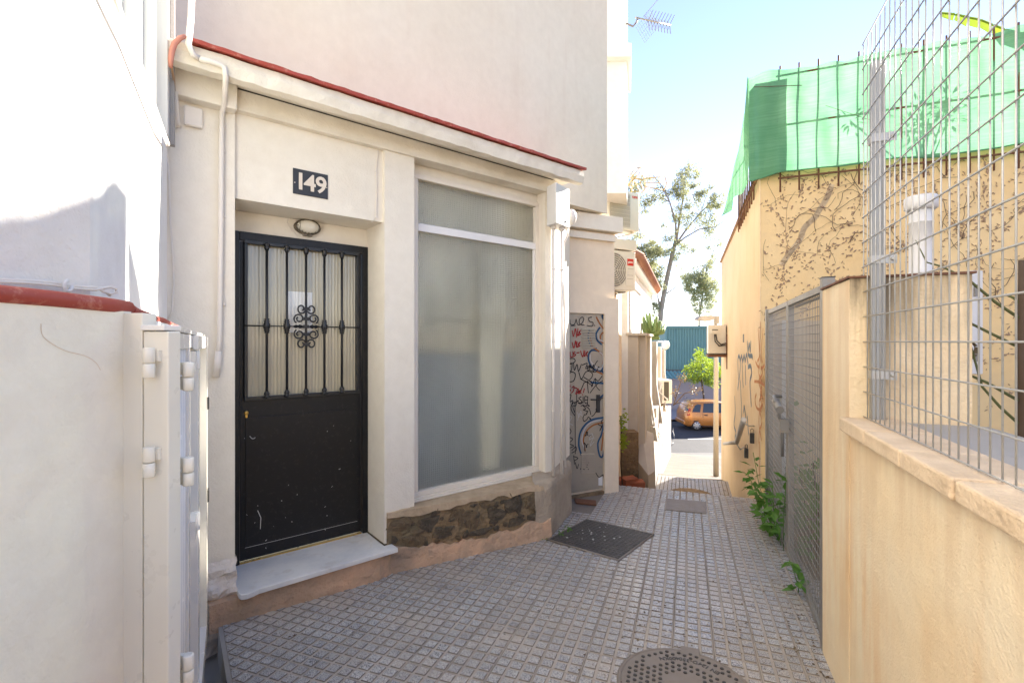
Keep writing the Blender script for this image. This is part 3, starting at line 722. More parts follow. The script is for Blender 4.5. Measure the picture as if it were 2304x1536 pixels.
# black door
DA0, DA1 = 0.522, 1.412
zb, ztp = -1.392, 0.688
fr = MB().fbox(DA0, DA0+0.05, CD-0.03, CD+0.03, zb, ztp).fbox(DA1-0.05, DA1, CD-0.03, CD+0.03, zb, ztp).fbox(DA0+0.05, DA1-0.05, CD-0.03, CD+0.03, ztp-0.055, ztp)
door = part("door", fr, M['black'], house, label="black steel door with barred glass upper half", bevel=0.003)
L0, L1 = DA0+0.055, DA1-0.055; GZ0 = -0.345; GZ1 = 0.615
leaf = MB().fbox(L0, L1, CD-0.006, CD+0.02, zb+0.012, GZ0-0.02).fbox(L0, L0+0.04, CD-0.006, CD+0.02, GZ0-0.02, ztp-0.06).fbox(L1-0.04, L1, CD-0.006, CD+0.02, GZ0-0.02, ztp-0.06).fbox(L0+0.04, L1-0.04, CD-0.006, CD+0.02, GZ1+0.005, ztp-0.06)
part("door_leaf", leaf, M['black'], door, bevel=0.002)
part("kick_panel", MB().fbox(L0+0.03, L1-0.03, CD-0.012, CD-0.0065, zb+0.10, GZ0-0.14), M['black'], door, bevel=0.002)
gf = MB()
for (a_, b_, z0_, z1_) in ((L0+0.02, L1-0.02, GZ0-0.03, GZ0-0.005), (L0+0.02, L1-0.02, GZ1+0.0, GZ1+0.025), (L0+0.02, L0+0.04, GZ0-0.005, GZ1), (L1-0.04, L1-0.02, GZ0-0.005, GZ1)):
    gf.fbox(a_, b_, CD-0.034, CD-0.0065, z0_, z1_)
part("grille_frame", gf, M['iron'], door, bevel=0.003)
part("pane", MB().fbox(L0+0.036, L1-0.036, CD+0.004, CD+0.009, GZ0-0.01, GZ1+0.01), M['obs_door'], door)
part("bright_window_patch", MB().fbox(L0+0.27, L0+0.44, CD+0.0025, CD+0.0038, 0.06, 0.335), M['bright_patch'], door, label="pale patch set on the door glass in place of a bright window seen through it")  # pale patch imitates a bright window seen through the glass
part("threshold_gap", MB().fbox(L0, L1, CD-0.02, CD+0.02, zb-0.0015, zb+0.006), M['brass'], door)
zm = (GZ0+GZ1)/2-0.035
for q in range(5):
    a = L0+0.035+(L1-L0-0.07)*(q+0.92)/5.9
    o = fp(a, CD-0.045, 0)
    bm_ = MB(); bm_.tube([o+Z*(GZ0-0.02), o+Z*(GZ1+0.015)], 0.0085, 8)
    for zc, sg in ((GZ1-0.01, -1), (GZ0+0.005, 1)):
        bm_.lathe(o+Z*zc, Z*sg, [(0.018, -0.02), (0.020, -0.012), (0.013, -0.004), (0.017, 0.002), (0.017, 0.010), (0.0085, 0.026)], 10)
    if q != 2:
        bm_.lathe(o+Z*zm, Z, [(0.009, -0.048), (0.017, -0.044), (0.012, -0.036), (0.019, -0.03), (0.014, -0.022), (0.021, -0.014), (0.021, 0.014), (0.014, 0.022), (0.019, 0.03), (0.012, 0.036), (0.017, 0.044), (0.009, 0.048)], 12)
    part("bar", bm_, M['iron'], door)
    if q == 2: ctr = o
part("cross_bar", MB().tube([fp(L0+0.02, CD-0.045, zm), fp(L1-0.02, CD-0.045, zm)], 0.004, 6), M['iron'], door)
sc = MB()
def curl(sx, sz, c0z, big):
    pts = []
    if big:   # C scroll beside the centre
        for k in range(20):
            t_ = k/19; an = R(-60)+R(470)*t_; rr = 0.034*(1-0.62*t_)
            pts.append((sx*(0.046+rr*math.cos(an)), sz*(0.052+rr*math.sin(an)-0.0)))
    else:
        for k in range(18):
            t_ = k/17; an = R(250)-R(400)*t_; rr = 0.030*(0.35+0.65*min(1, t_*1.3))
            pts.append((sx*(0.030+rr*math.cos(an)*0.9), sz*(0.118+rr*math.sin(an))))
    return [ctr+E*x+Z*(zm+z_)-N*-0.006 for x, z_ in pts]
for sx in (-1, 1):
    for sz in (-1, 1):
        sc.tube(curl(sx, sz, 0, True), 0.0055, 6); sc.tube(curl(sx, sz, 0, False), 0.0055, 6)
        sc.lathe(ctr+E*sx*0.052+Z*(zm), E*sx, [(0.006, -0.03), (0.014, -0.012), (0.007, 0.0), (0.013, 0.012), (0.004, 0.03)], 8)
for dz in (-0.118, -0.052, 0, 0.052, 0.118):
    sc.box(ctr+Z*(zm+dz), E, -N, Z, -0.017, 0.017, -0.012, 0.012, -0.011, 0.011)
part("scrollwork", sc, M['iron'], door, label="wrought scroll rosette on the middle bar")
part("keyhole", MB().lathe(fp(L0+0.035, CD-0.006, GZ0-0.105), N, [(0.013, 0), (0.013, 0.01), (0.006, 0.012)], 12).fbox(L0+0.029, L0+0.041, CD-0.015, CD-0.006, GZ0-0.135, GZ0-0.11), M['brass'], door)
# scuffs of bare metal on the door
sf = MB(); rs = random.Random(9)
for q in range(20):
    a = rs.uniform(L0, L1-0.05); z_ = rs.choice([rs.uniform(zb+0.05, -0.5), rs.uniform(zb+0.1, zb+0.45)]); ln = rs.uniform(0.002, 0.012); an = rs.uniform(0, 3.1)
    d_ = E*math.cos(an)+Z*math.sin(an); sf.ribbon([fp(a, CD-0.0125, z_), fp(a, CD-0.0125, z_)+d_*ln], rs.uniform(0.0015, 0.004), N)
for k in range(9):
    t_ = k/9; sf.ribbon([fp(L0+0.055+0.03*t_, CD-0.0125, -0.60-0.012*math.sin(t_*3)-0.01*t_), fp(L0+0.055+0.03*(t_+.11), CD-0.0125, -0.60-0.012*math.sin((t_+.11)*3)-0.01*(t_+.11))], 0.004, N)
sf.ribbon([fp(L0+0.10, CD-0.0125, -1.08), fp(L0+0.118, CD-0.0125, -1.13), fp(L0+0.115, CD-0.0125, -1.20)], 0.004, N)
sf.ribbon([fp(L0+0.028, CD-0.0125, -1.30), fp(L1-0.03, CD-0.0125, -1.298)], 0.0022, N)
part("scuff_marks", sf, M['ink_white'], door, kind='stuff')

# number plate
zc = 0.985; a = (fa(659, CF+0.028)+fa(737, CF+0.028))/2
npl = thing("number_plate", "black house number plate reading 149 above the black door", "number plate", fp(a, CF+0.02, zc))
part("plate", MB().fbox(a-0.105, a+0.105, CF+0.022, CF+0.0279, zc-0.078, zc+0.078), M['slate'], npl, bevel=0.001)
for ch, dx in (("1", -0.062), ("4", -0.006), ("9", 0.062)):
    text_mesh(ch, 0.142, fp(a+dx, CF+0.019, zc-0.002), E, Z, 0.002, 0.003, M['digit'], "digit", npl)
part("screw", MB().lathe(fp(a-0.095, CF+0.022, zc-0.01), N, [(0.0035, 0), (0.003, 0.002)], 8), M['digit'], npl)
part("screw", MB().lathe(fp(a+0.098, CF+0.022, zc-0.004), N, [(0.0035, 0), (0.003, 0.002)], 8), M['digit'], npl)

# bulkhead lamp
a = fa(690, CD-0.005); zl = (CY-513)/F*fp(a, CD).y
lamp = thing("bulkhead_lamp", "oval wire-caged bulkhead lamp mounted above the black door", "lamp", fp(a, CD-0.005, zl))
o = fp(a, CD-0.006, zl)
part("base", MB().lathe(o, N, [(0.052, 0), (0.052, 0.018), (0.047, 0.022)], 24, sx=1.65, side=E), M['bulb'], lamp)
part("glass", MB().lathe(o+N*0.0225, N, [(0.044, 0), (0.044, 0.02), (0.036, 0.045), (0.018, 0.06)], 24, sx=1.65, side=E), M['lampglass'], lamp)
cg = MB()
def oval(r_, h_): return [o+N*h_+E*(r_*1.65*math.cos(x*math.pi/12))+Z*(r_*math.sin(x*math.pi/12)) for x in range(24)]
cg.tube(oval(0.049, 0.03), 0.0045, 6, closed=True)
for dx in (-0.06, -0.04, -0.02, 0.0, 0.02, 0.04, 0.06):
    hgt = 0.049*math.sqrt(max(0.0, 1-(dx/0.081)**2)); cg.tube([o+E*dx+Z*(hgt*math.cos(x*math.pi/8))+N*(0.03+0.038*math.sin(x*math.pi/8)) for x in range(9)], 0.0022 if dx else 0.0038, 5)
cg.tube([o+E*(0.081*math.cos(x*math.pi/10))+N*(0.03+0.038*math.sin(x*math.pi/10)) for x in range(11)], 0.0034, 5)
for sx, sz in ((-0.35, 1), (-0.35, -1), (0.35, -1)): cg.box(o+E*sx*0.05+Z*sz*0.052+N*0.02, E, N, Z, -0.012, 0.012, -0.012, 0.012, -0.008, 0.008)
part("cage", cg, M['bulb'], lamp)
# cable to the lamp with clips
pts = [(669,530,1),(657,518,1),(647,500,1),(650,486,1),(665,481,1),(705,487,1),(755,494,1),(820,503,1),(838,499,0),(846,488,0),(846,470,0),(848,430,0),(846,385,0),(850,345,0),(851,335,0)]
pp = [hit(x, y, fp(0, CD-0.009 if k else CF+0.022), N) for x, y, k in pts]
cb = thing("lamp_cable", "thin cream cable looping from the caged lamp up the corner beside the number plate", "cable", pp[-1])
part("cord", MB().tube(pp, 0.0035, 6), M['pipe'], cb)
for i in (4, 5, 6, 7, 9, 12): part("clip", MB().box(pp[i], E, N, Z, -0.006, 0.006, -0.004, 0.006, -0.006, 0.006), M['pipe'], cb)

# ---- conduits and cables on the left pier
def fpx(x, y, c): return hit(x, y, fp(0, c), N)
q = [(432,-30,2.87),(430,40,2.87),(424,100,2.87),(434,124,2.87),(447,131,2.885)]
dp = thing("roof_drain_conduit", "white conduit bending over the cornice and running down the left pier", "conduit", fpx(497, 840, CF-0.02))
part("upper_length", MB().tube([fpx(*p) for p in q], 0.014, 10), M['pipe'], dp)
q = [(447,133,2.885),(470,138,2.885),(495,146,2.885),(505,153,2.885),(508,175,2.885),(505,222,3.03),(503,240,3.05),(499,258,3.10),(498,300,3.10),(497,500,3.10),(494,760,3.10),(489,838,3.10)]
part("lower_length", MB().tube([fpx(*p) for p in q], 0.0135, 10), M['pipe'], dp)
for y in (287, 343, 489, 686):
    s = MB(); s.lathe(fpx(504, y, CF-0.001), N, [(0.006, 0), (0.007, 0.012), (0.003, 0.016)], 8); part("clip", s, M['pipe'], dp)
part("sleeve", MB().tube([fpx(492, 790, 3.1), fpx(486, 848, 3.105)], 0.018, 10), M['pipe'], dp)
q = [(417,82),(405,86),(393,98),(387,115),(384,135),(384,152)]
hs = thing("red_hose", "short red painted cable sleeve curving over the left end of the cornice", "cable sleeve", fpx(384, 152, 2.87))
part("sleeve", MB().tube([fpx(x, y, 2.868) for x, y in q], [0.010, 0.012, 0.013, 0.013, 0.012, 0.009], 10), M['redpale'], hs)
part("wire", MB().tube([fpx(385,150,2.87), fpx(389,175,2.95), fpx(392,208,3.05)], 0.003, 6).tube([fpx(387,150,2.87), fpx(393,180,2.95), fpx(394,208,3.05)], 0.0025, 6), M['copper'], hs)
part("end_tube", MB().tube([fpx(394,206,3.04), fpx(396,240,3.06), fpx(398,270,3.08), fpx(402,288,3.10)], 0.013, 8), M['pipe'], hs)
q0, q1 = fpx(413, 258, CF), fpx(455, 258, CF)
jb = MB(); a_0, a_1 = q0.dot(E), q1.dot(E); jb.fbox(a_0, a_1, CF-0.03, CF-0.001, 1.155, 1.262)
single("junction_box", jb, M['pipe'], "square cream junction box under the shutter box on the left pier", "junction box", fpx(434, 260, CF), bevel=0.008)
q = [(374,210),(378,260),(374,330),(381,400),(383,500),(389,580),(391,640),(387,700),(378,718)]
single("wall_cable", MB().tube([fpx(x, y, CF-0.006) for x, y in q], 0.0045, 6), M['pipe'], "thin white cable hanging down the corner between left house and cream pier", "cable", fpx(378, 718, CF))
# ---- right end of the bay: meter box, conduits
ub = fp(A_C, CF)
box_o = fp(A_C-0.02, CF-0.002)
mt = thing("meter_box", "white electricity meter box with conduits on the corner of the cream bay", "meter box", box_o+Z*1.0)
pz0, pz1 = (CY-515)/F*4.2, (CY-415)/F*4.2
bx = MB(); d1 = fpx(1229, 460, CF-0.14); d2 = fpx(1250, 460, CF-0.14)
dd = Vector((0.62, 0.78, 0)).normalized(); dn = Vector((dd.y, -dd.x, 0))
c1_ = Vector((ratio(1251)*4.02, 4.02, 0)); 
pA = Vector((ratio(1230)*4.14, 4.14, 0)); pB = c1_; pC = Vector((ratio(1282)*4.22, 4.22, 0)); pD = pA+(pC-pB)
bx.prism([(p.x, p.y) for p in (pA, pB, pC, pD)], 0.985, 1.325)
part("case", bx, M['plastic'], mt, bevel=0.006)
part("lock", MB().lathe((pB+pC)/2+(pC-pB)*0.2+Z*1.03+Vector(((pC-pB).normalized().y, -(pC-pB).normalized().x, 0))*0.001, Vector(((pC-pB).normalized().y, -(pC-pB).normalized().x, 0)), [(0.011, 0), (0.011, 0.004), (0.004, 0.005)], 12), M['darkplastic'], mt)
for (x, Y, lab) in ((1245, 4.14, 0), (1264, 4.19, 1)):
    p = Vector((ratio(x)*Y, Y, 0))
    cn = thing("conduit", "left one of the two white conduits below the meter box" if lab == 0 else "right one of the two white conduits below the meter box", "conduit", p+Z*-1.16, group="conduits below the meter box")
    part("pipe", MB().tube([p+Z*-1.15, p+Z*0.96], 0.0135, 12), M['pipe'], cn)
    part("collar", MB().lathe(p+Z*0.955, Z, [(0.017, 0), (0.024, 0.012), (0.026, 0.03)], 12), M['pipe'], cn)
    for z_ in (0.62, 0.0, -0.6):
        part("clip", MB().lathe(p+Z*z_-Z*0.005, Z, [(0.0165, 0), (0.0165, 0.01)], 12), M['pipe'], cn)
p3 = at(1273, 520, 4.36)
single("thin_conduit", MB().tube([at(1278, 512, 4.32), at(1277, 530, 4.32), at(1269, 545, 4.34), at(1268, 560, 4.34), at(1272, 1050, 4.34)], 0.009, 8), M['pipe'], "thin bent white conduit behind the pair at the corner", "conduit", at(1272, 1050, 4.34))
gl = thing("globe_lamp", "white dome lamp sticking out behind the meter box", "lamp", at(1290, 488, 4.75))
part("dome", MB().lathe(at(1283, 488, 4.75), (1, -0.2, 0), [(0.075, 0), (0.074, 0.02), (0.06, 0.045), (0.03, 0.06), (0.005, 0.065)], 20), M['plastic'], gl)
part("bracket", MB().tube([at(1283, 488, 4.75), at(1281, 512, 4.8)], 0.012, 8), M['plastic'], gl)

# ================================================================== graffiti door block
blk = thing("service_door_block", "projecting cream wall block framing a graffiti covered steel service door", "wall", BK+Z*-1.72)
kx = lambda px: (lambda r: (BK.x-r*BK.y)/(G.x-r*G.y))(ratio(px))      # distance back along G
kd0, kd1 = kx(1262), kx(1361)
ztd, zbd = 0.306, -1.63
blm = MB()
blm.box(BK, G, -GN, Z, -0.85, 0, 0.0, 0.05, ztd, 0.482)
blm.box(BK, G, -GN, Z, -kd1, 0, 0.0, 0.45, -2.6, ztd)
blm.box(BK, G, -GN, Z, -0.85, -kd0, 0.0, 0.05, -2.6, ztd)
blm.box(BK, G, -GN, Z, -kd1*1.0-0.66, 0, 0.05, 0.45, ztd+0.002, 0.480)
part("surround", blm, M['cream2'], blk)
part("rough_foot", MB().box(BK, G, -GN, Z, -kd1-0.005, 0.004, -0.008, 0.3, -1.9, -1.69), M['lumpy'], blk)
part("step", MB().box(BK, G, -GN, Z, -0.8, -kd1-0.002, 0.005, 0.3, -2.0, zbd-0.03), M['mortar'], blk)
sdm = MB().box(BK, G, -GN, Z, -kd0+0.0, -kd1-0.004, 0.028, 0.048, zbd, ztd-0.004)
sdoor = part("steel_door", sdm, M['steeldoor'], blk, label="grey louvred steel service door covered in graffiti")
def dpt(zx, zy, off=0.0265): return hit(900+zx/2.56, 700+zy/2.56, BK-GN*off, GN)
for (x0, x1, y0, y1, n_) in ((1042, 1120, 818, 935, 9), (957, 985, 98, 215, 8), (1046, 1124, 98, 215, 8)):
    for q in range(n_):
        yy = y0+(y1-y0)*q/n_; p = dpt(x0, yy, 0.027); p2 = dpt(x1, yy, 0.027); p3_ = dpt(x0, yy+(y1-y0)/n_*0.75, 0.027)
        hh = (p3_-p).length; s = MB(); d_ = (p2-p)
        s.extr([p, p-Z*hh, p-Z*hh+GN*0.012], d_); part("louvre", s, M['steeldoor'], sdoor)
part("handle", MB().extr([dpt(1130, 480), dpt(1150, 480), dpt(1150, 582), dpt(1130, 582)], GN*0.008).tube([dpt(1140, 508)+GN*0.0, dpt(1140, 508)+GN*0.045, dpt(1086, 506)+GN*0.045], 0.008, 8), M['darkplastic'], sdoor)
part("sticker", MB().extr([dpt(1143, 952), dpt(1166, 952), dpt(1166, 1002), dpt(1143, 1002)], GN*0.0006), M['logo_white'], sdoor)
def strokes(lst, wd, mat, name, parent, off=0.024, f=None, nrm=None):
    f = f or (lambda x, y: dpt(x, y, off)); nrm = nrm or GN
    for st in lst:
        s = MB()
        # smooth the polyline a little
        P_ = [Vector((x, y, 0)) for x, y in st]; out = []
        for i in range(len(P_)-1):
            p0 = P_[max(i-1, 0)]; p1 = P_[i]; p2 = P_[i+1]; p3 = P_[min(i+2, len(P_)-1)]
            for k in range(5):
                t_ = k/5; out.append(0.5*((2*p1)+(-p0+p2)*t_+(2*p0-5*p1+4*p2-p3)*t_*t_+(-p0+3*p1-3*p2+p3)*t_**3))
        out.append(P_[-1]); s.ribbon([f(v.x, v.y) for v in out], wd, nrm)
        part(name, s, mat, parent)
blk1 = [[(945,45),(950,72),(966,78),(978,50),(982,74),(1004,76),(1015,45)], [(1015,45),(1025,78),(1045,72),(1058,48),(1050,34),(1034,48),(1036,74),(1062,80)], [(1104,34),(1086,40),(1092,58),(1112,66),(1106,86),(1078,82)], [(1118,80),(1123,84)], [(986,84),(1010,82)],
        [(965,275),(1000,272),(1008,290),(975,305),(962,292)], [(962,310),(990,300),(985,345),(965,330)], [(1000,300),(1005,340),(1020,305),(1028,345),(1045,305)], [(1050,310),(1078,300),(1070,330),(1098,318)], [(965,375),(985,350),(1010,360),(1000,400),(970,405),(965,385)],
        [(1030,350),(1045,390),(1068,352),(1090,345),(1110,365),(1090,395),(1060,380)], [(1040,390),(1080,410),(1110,430)], [(1125,385),(1130,430),(1150,455)], [(1095,470),(1130,425),(1168,400)], [(1078,400),(1085,470)],
        [(1044,492),(1030,500),(1042,512),(1046,524),(1028,528)], [(1054,500),(1055,528)], [(1054,490),(1055,492)], [(1078,492),(1064,492),(1066,528),(1082,528)], [(1066,510),(1078,510)], [(1018,480),(1015,540),(995,545),(1005,580)], [(1082,490),(1080,530),(1088,548)], [(1042,545),(1055,540),(1068,548)],
        [(965,490),(985,480),(978,520),(996,515),(985,560),(1005,600)], [(965,660),(985,690),(970,720),(995,735),(975,760),(1000,775),(970,790)], [(990,800),(1012,780),(1015,800),(990,815)], [(1000,830),(1005,880)], [(1000,835),(1025,845),(1005,860)], [(1010,870),(1020,905),(1028,880)], [(1008,520),(1010,820)]]
rg_ = random.Random(41)
for q in range(16):
    x_, y_ = rg_.uniform(965, 1160), rg_.choice([rg_.uniform(270, 480), rg_.uniform(480, 800), rg_.uniform(580, 940)]); st_l = [(x_, y_)]
    for w__ in range(rg_.randint(4, 7)): x_ = min(1174, max(950, x_+rg_.uniform(-16, 22))); y_ += rg_.uniform(-30, 30); st_l.append((x_, y_))
    blk1.append(st_l)
strokes(blk1, 0.009, M['ink_black'], "black_tag", sdoor)
red1 = [[(992,112),(1000,145),(1010,100),(1018,150)], [(1025,100),(1022,140),(1040,110),(1030,125),(1042,130),(1024,142)], [(992,180),(1002,212),(1012,170),(1016,205)], [(1020,175),(1018,208),(1038,178),(1026,190),(1036,200),(1018,208)],
        [(957,232),(966,262),(972,232),(960,245),(975,262)], [(980,235),(982,262),(996,260),(996,232)], [(1008,232),(1000,245),(1012,250),(1000,262)], [(1018,240),(1032,238)], [(1040,228),(1052,262),(1060,225)], [(1066,228),(1062,260),(1082,232),(1070,245),(1080,258)],
        [(960,425),(980,430),(966,445),(982,455),(962,468)], [(990,440),(1002,432),(1000,455),(988,470)], [(1008,440),(1022,448),(1012,475),(1024,470)], [(1028,445),(1030,475),(1044,455),(1032,462),(1044,472)], [(1062,445),(1056,468)], [(1052,478),(1053,481)]]
strokes(red1, 0.011, M['ink_red'], "red_tag", sdoor, 0.0235)
wh = [[(975,600),(990,610),(975,640),(995,655)], [(1085,715),(1100,710),(1090,740),(1110,730),(1095,775),(1118,750)], [(1105,700),(1118,735)], [(1022,580),(1030,610),(1042,575),(1050,605)], [(1045,600),(1030,590),(1024,630)]]
strokes(wh, 0.005, M['ink_white'], "white_scrawl", sdoor, 0.0225)
br_ = [[(1045,826),(1030,770),(1038,700),(1070,650),(1115,622),(1172,612)], [(1176,640),(1160,710),(1140,760),(1148,825),(1165,838),(1176,800)], [(1092,105),(1084,150),(1098,195),(1130,215)], [(1140,228),(1105,225),(1085,255),(1092,300),(1120,335),(1160,345),(1170,300)], [(1150,95),(1130,130),(1135,165),(1160,190)], [(1176,20),(1165,28),(1172,45)], [(1100,410),(1176,415)], [(1160,340),(1178,360)], [(1150,500),(1176,478)]]
strokes(br_, 0.022, M['spray_blue'], "blue_spray_line", sdoor, 0.026)
oz = [[(1066,800),(1056,745),(1075,690),(1115,655),(1174,640)], [(1132,35),(1150,70),(1176,105)], [(1176,120),(1158,135),(1156,170),(1178,185)], [(1108,205),(1150,235),(1172,265),(1168,305)], [(1096,150),(1106,200)], [(1130,345),(1165,362)], [(1160,800),(1172,700)]]
strokes(oz, 0.018, M['spray_orange'], "orange_spray_line", sdoor, 0.0255)
strokes([[(1062,790),(1048,740),(1062,680),(1100,640),(1174,622)], [(1150,235),(1170,260),(1166,320),(1140,328),(1100,290),(1096,250)], [(1140,130),(1146,160),(1170,175)]], 0.012, M['ink_white'], "pale_spray_line", sdoor, 0.0250)

# ================================================================== building beyond: pilaster, air conditioners, antennas
far1 = thing("pilastered_house", "narrow cream house with a tall capped pilaster beyond the upper wall", "house", at(1390, 1000, 6.6))
P1 = Vector((ratio(1370)*6.6, 6.6, 0))
mb = MB(); mb.prism([(ratio(1330)*6.2, 6.2), (ratio(1410)*6.2, 6.2), (ratio(1412)*6.9, 6.9), (ratio(1330)*6.9, 6.9)], 1.9, 7.5)
part("pilaster", mb, M['white'], far1)
mb = MB(); mb.prism([(ratio(1330)*6.1, 6.1), (ratio(1421)*6.1, 6.1), (ratio(1419)*7.0, 7.0), (ratio(1330)*7.0, 7.0)], (CY-128)/F*6.1, (CY-96)/F*6.1)
part("capital", mb, M['white'], far1, bevel=0.01)
mb = MB(); mb.prism([(1.0, 5.75), (1.32, 6.35), (1.75, 7.72), (1.0, 7.9)], -5.0, 0.85)
part("wall", mb, M['cream2'], far1)
mb = MB(); mb.prism([(0.6, 7.0), (ratio(1378)*6.9, 6.9), (ratio(1385)*7.6, 7.6), (0.6, 8.0)], -5, 2.3)
part("rear_wall", mb, M['cream2'], far1)

def ac_unit(root, o, dirv, wd, ht, dep, fan, mat=M['acbox']):
    nn = Vector((dirv.y, -dirv.x, 0))
    part("case", MB().box(o, dirv, -nn, Z, 0, wd, 0, dep, 0, ht), mat, root, bevel=0.012)
    if fan:
        c = o+dirv*wd*0.36+Z*ht*0.5+nn*0.002
        part("fan_well", MB().lathe(c, nn, [(ht*0.43, 0), (ht*0.43, 0.003)], 28), M['acgrille'], root)
        g = MB()
        for k in range(1, 9): g.tube([c+nn*0.008+dirv*(ht*0.43*k/8*math.cos(x*math.pi/14))+Z*(ht*0.43*k/8*math.sin(x*math.pi/14)) for x in range(28)], 0.004, 5, closed=True)
        for k in range(6): g.tube([c+nn*0.008, c+nn*0.008+dirv*(ht*0.43*math.cos(k*math.pi/3))+Z*(ht*0.43*math.sin(k*math.pi/3))], 0.003, 4)
        part("fan_grille", g, mat, root)
    return nn
# upper unit
o1 = at(1370, 512, 6.6); o1 = Vector((P1.x, 6.6, (CY-512)/F*6.6))
ac1 = thing("air_conditioner", "upper air conditioner with full grille beside the pilaster", "air conditioner", o1, group="wall-mounted air conditioners beyond the cream house")
nn = ac_unit(ac1, o1, G, 0.54, 0.54, 0.26, False)
part("coil", MB().box(o1+nn*0.001, G, nn, Z, 0.02, 0.37, 0, 0.002, 0.04, 0.50), M['acgrille'], ac1)
g = MB()
for k in range(22): g.box(o1+nn*0.004, G, nn, Z, 0.025+k*0.0158, 0.030+k*0.0158, 0, 0.006, 0.035, 0.505)
for k in range(9): g.box(o1+nn*0.010, G, nn, Z, 0.02, 0.375, 0, 0.004, 0.05+k*0.054, 0.055+k*0.054)
part("grille", g, M['acbox'], ac1)
text_mesh("FUJITSU", 0.04, o1+G*0.455+Z*0.47+nn*0.003, G, Z, 0.001, 0.001, M['logo_red'], "lettering", ac1, squeeze=0.7)
part("bracket", MB().tube([o1-Z*0.01+G*0.05+nn*0.0, o1-Z*0.01+G*0.45-nn*0.05], 0.014, 6).tube([o1-Z*0.14+G*0.05-nn*0.1, o1-Z*0.02+G*0.5-nn*0.05], 0.012, 6), M['acbox'], ac1)
# lower unit
o2 = Vector((ratio(1352)*6.5, 6.5, (CY-650)/F*6.5))
ac2 = thing("air_conditioner", "lower air conditioner with round fan and red label", "air conditioner", o2, group="wall-mounted air conditioners beyond the cream house")
nn = ac_unit(ac2, o2, G, 0.60, 0.545, 0.26, True)
part("side_panel", MB().box(o2+nn*0.001, G, nn, Z, 0.42, 0.57, 0, 0.008, 0.06, 0.46), M['acbox'], ac2, bevel=0.004)
part("label", MB().box(o2+nn*0.0095, G, nn, Z, 0.445, 0.555, 0, 0.001, 0.345, 0.44), M['logo_red'], ac2)
text_mesh("giatsu", 0.042, o2+G*0.50+Z*0.395+nn*0.0115, G, Z, 0.0006, 0.0012, M['logo_white'], "lettering", ac2, squeeze=0.85)
for z_ in (0.30, 0.21, 0.16): part("printed_line", MB().box(o2+nn*0.0095, G, nn, Z, 0.44, 0.55, 0, 0.0008, z_, z_+0.004), M['acgrille'], ac2)
part("hood", MB().box(o2, G, -nn, Z, 0.05, 0.60, -0.02, 0.3, 0.56, 0.70), M['acbox'], ac2)
part("bracket", MB().tube([o2-Z*0.02+G*0.15, o2-Z*0.02+G*0.42-nn*0.05], 0.012, 6).tube([o2-Z*0.09+G*0.1-nn*0.1, o2-Z*0.02+G*0.42], 0.01, 6), M['acgrille'], ac2)

# antennas
an1 = thing("aerial", "comb-like television aerial with square mesh reflector on the pilaster", "antenna", at(1410, 54, 6.1))
YA = 6.1
part("mast", MB().tube([at(1409, 53, YA), at(1424, 60, YA), at(1431, 52, YA), at(1436, 40, YA)], 0.012, 8).tube([at(1448, 38, YA), at(1480, 0, YA-0.05), at(1500, -25, YA-0.1)], 0.004, 5), M['darkgalv'], an1)
bA, bB = at(1430, 40, YA), at(1508, 57, YA+0.35)
part("boom", MB().tube([bA, bB], 0.012, 6), M['galv'], an1)
g = MB()
for k in range(8):
    t_ = 0.35+k*0.09; p = bA+(bB-bA)*t_; g.tube([p, p+Vector((0.05, -0.05, 0.10))], 0.005, 4); g.tube([p, p+Vector((0.03, 0.05, -0.09))], 0.005, 4); g.tube([p, p+Vector((-0.02, 0.05, 0.085))], 0.004, 4); g.tube([p, p+Vector((-0.03, -0.03, -0.08))], 0.004, 4)
part("directors", g, M['darkgalv'], an1)
g = MB(); r0, r1, r2, r3 = at(1463, 24, YA+0.05), at(1482, 60, YA-0.1), at(1451, 97, YA), at(1431, 62, YA+0.1)
for k in range(9):
    t_ = k/8; g.tube([r0.lerp(r3, t_), r1.lerp(r2, t_)], 0.0016, 4); 
for k in range(5):
    t_ = k/4; g.tube([r0.lerp(r1, t_), r3.lerp(r2, t_)], 0.0016, 4)
part("reflector", g, M['darkgalv'], an1)
M['yant'] = paint("yellowed_aerial_metal", (0.50, 0.38, 0.19), 0.5)
an2 = thing("aerial", "yellowish aerial with open triangular reflectors above the upper air conditioner", "antenna", at(1420, 430, 7.4))
YB = 7.4; g = MB()
part("mast", MB().tube([at(1413, 418, YB), at(1425, 400, YB), at(1447, 405, YB)], 0.014, 6).tube([at(1420, 440, YB), at(1425, 400, YB)], 0.012, 6), M['yant'], an2)
for seg in ([(1413,398),(1432,378)],[(1418,402),(1442,375)],[(1424,406),(1450,378)],[(1432,378),(1450,378)],[(1412,412),(1424,430)],[(1424,430),(1440,432)],[(1428,408),(1440,432)],[(1440,408),(1448,430)],
            [(1447,402),(1496,397)],[(1450,412),(1497,412)],[(1452,420),(1494,428)],[(1496,397),(1500,413)],[(1500,413),(1494,428)],[(1444,395),(1452,402)],[(1452,402),(1452,425)],[(1452,425),(1444,432)]):
    g.tube([at(x, y, YB+0.1*(i)) for i, (x, y) in enumerate(seg)], 0.009, 5)
part("reflector_frame", g, M['yant'], an2)

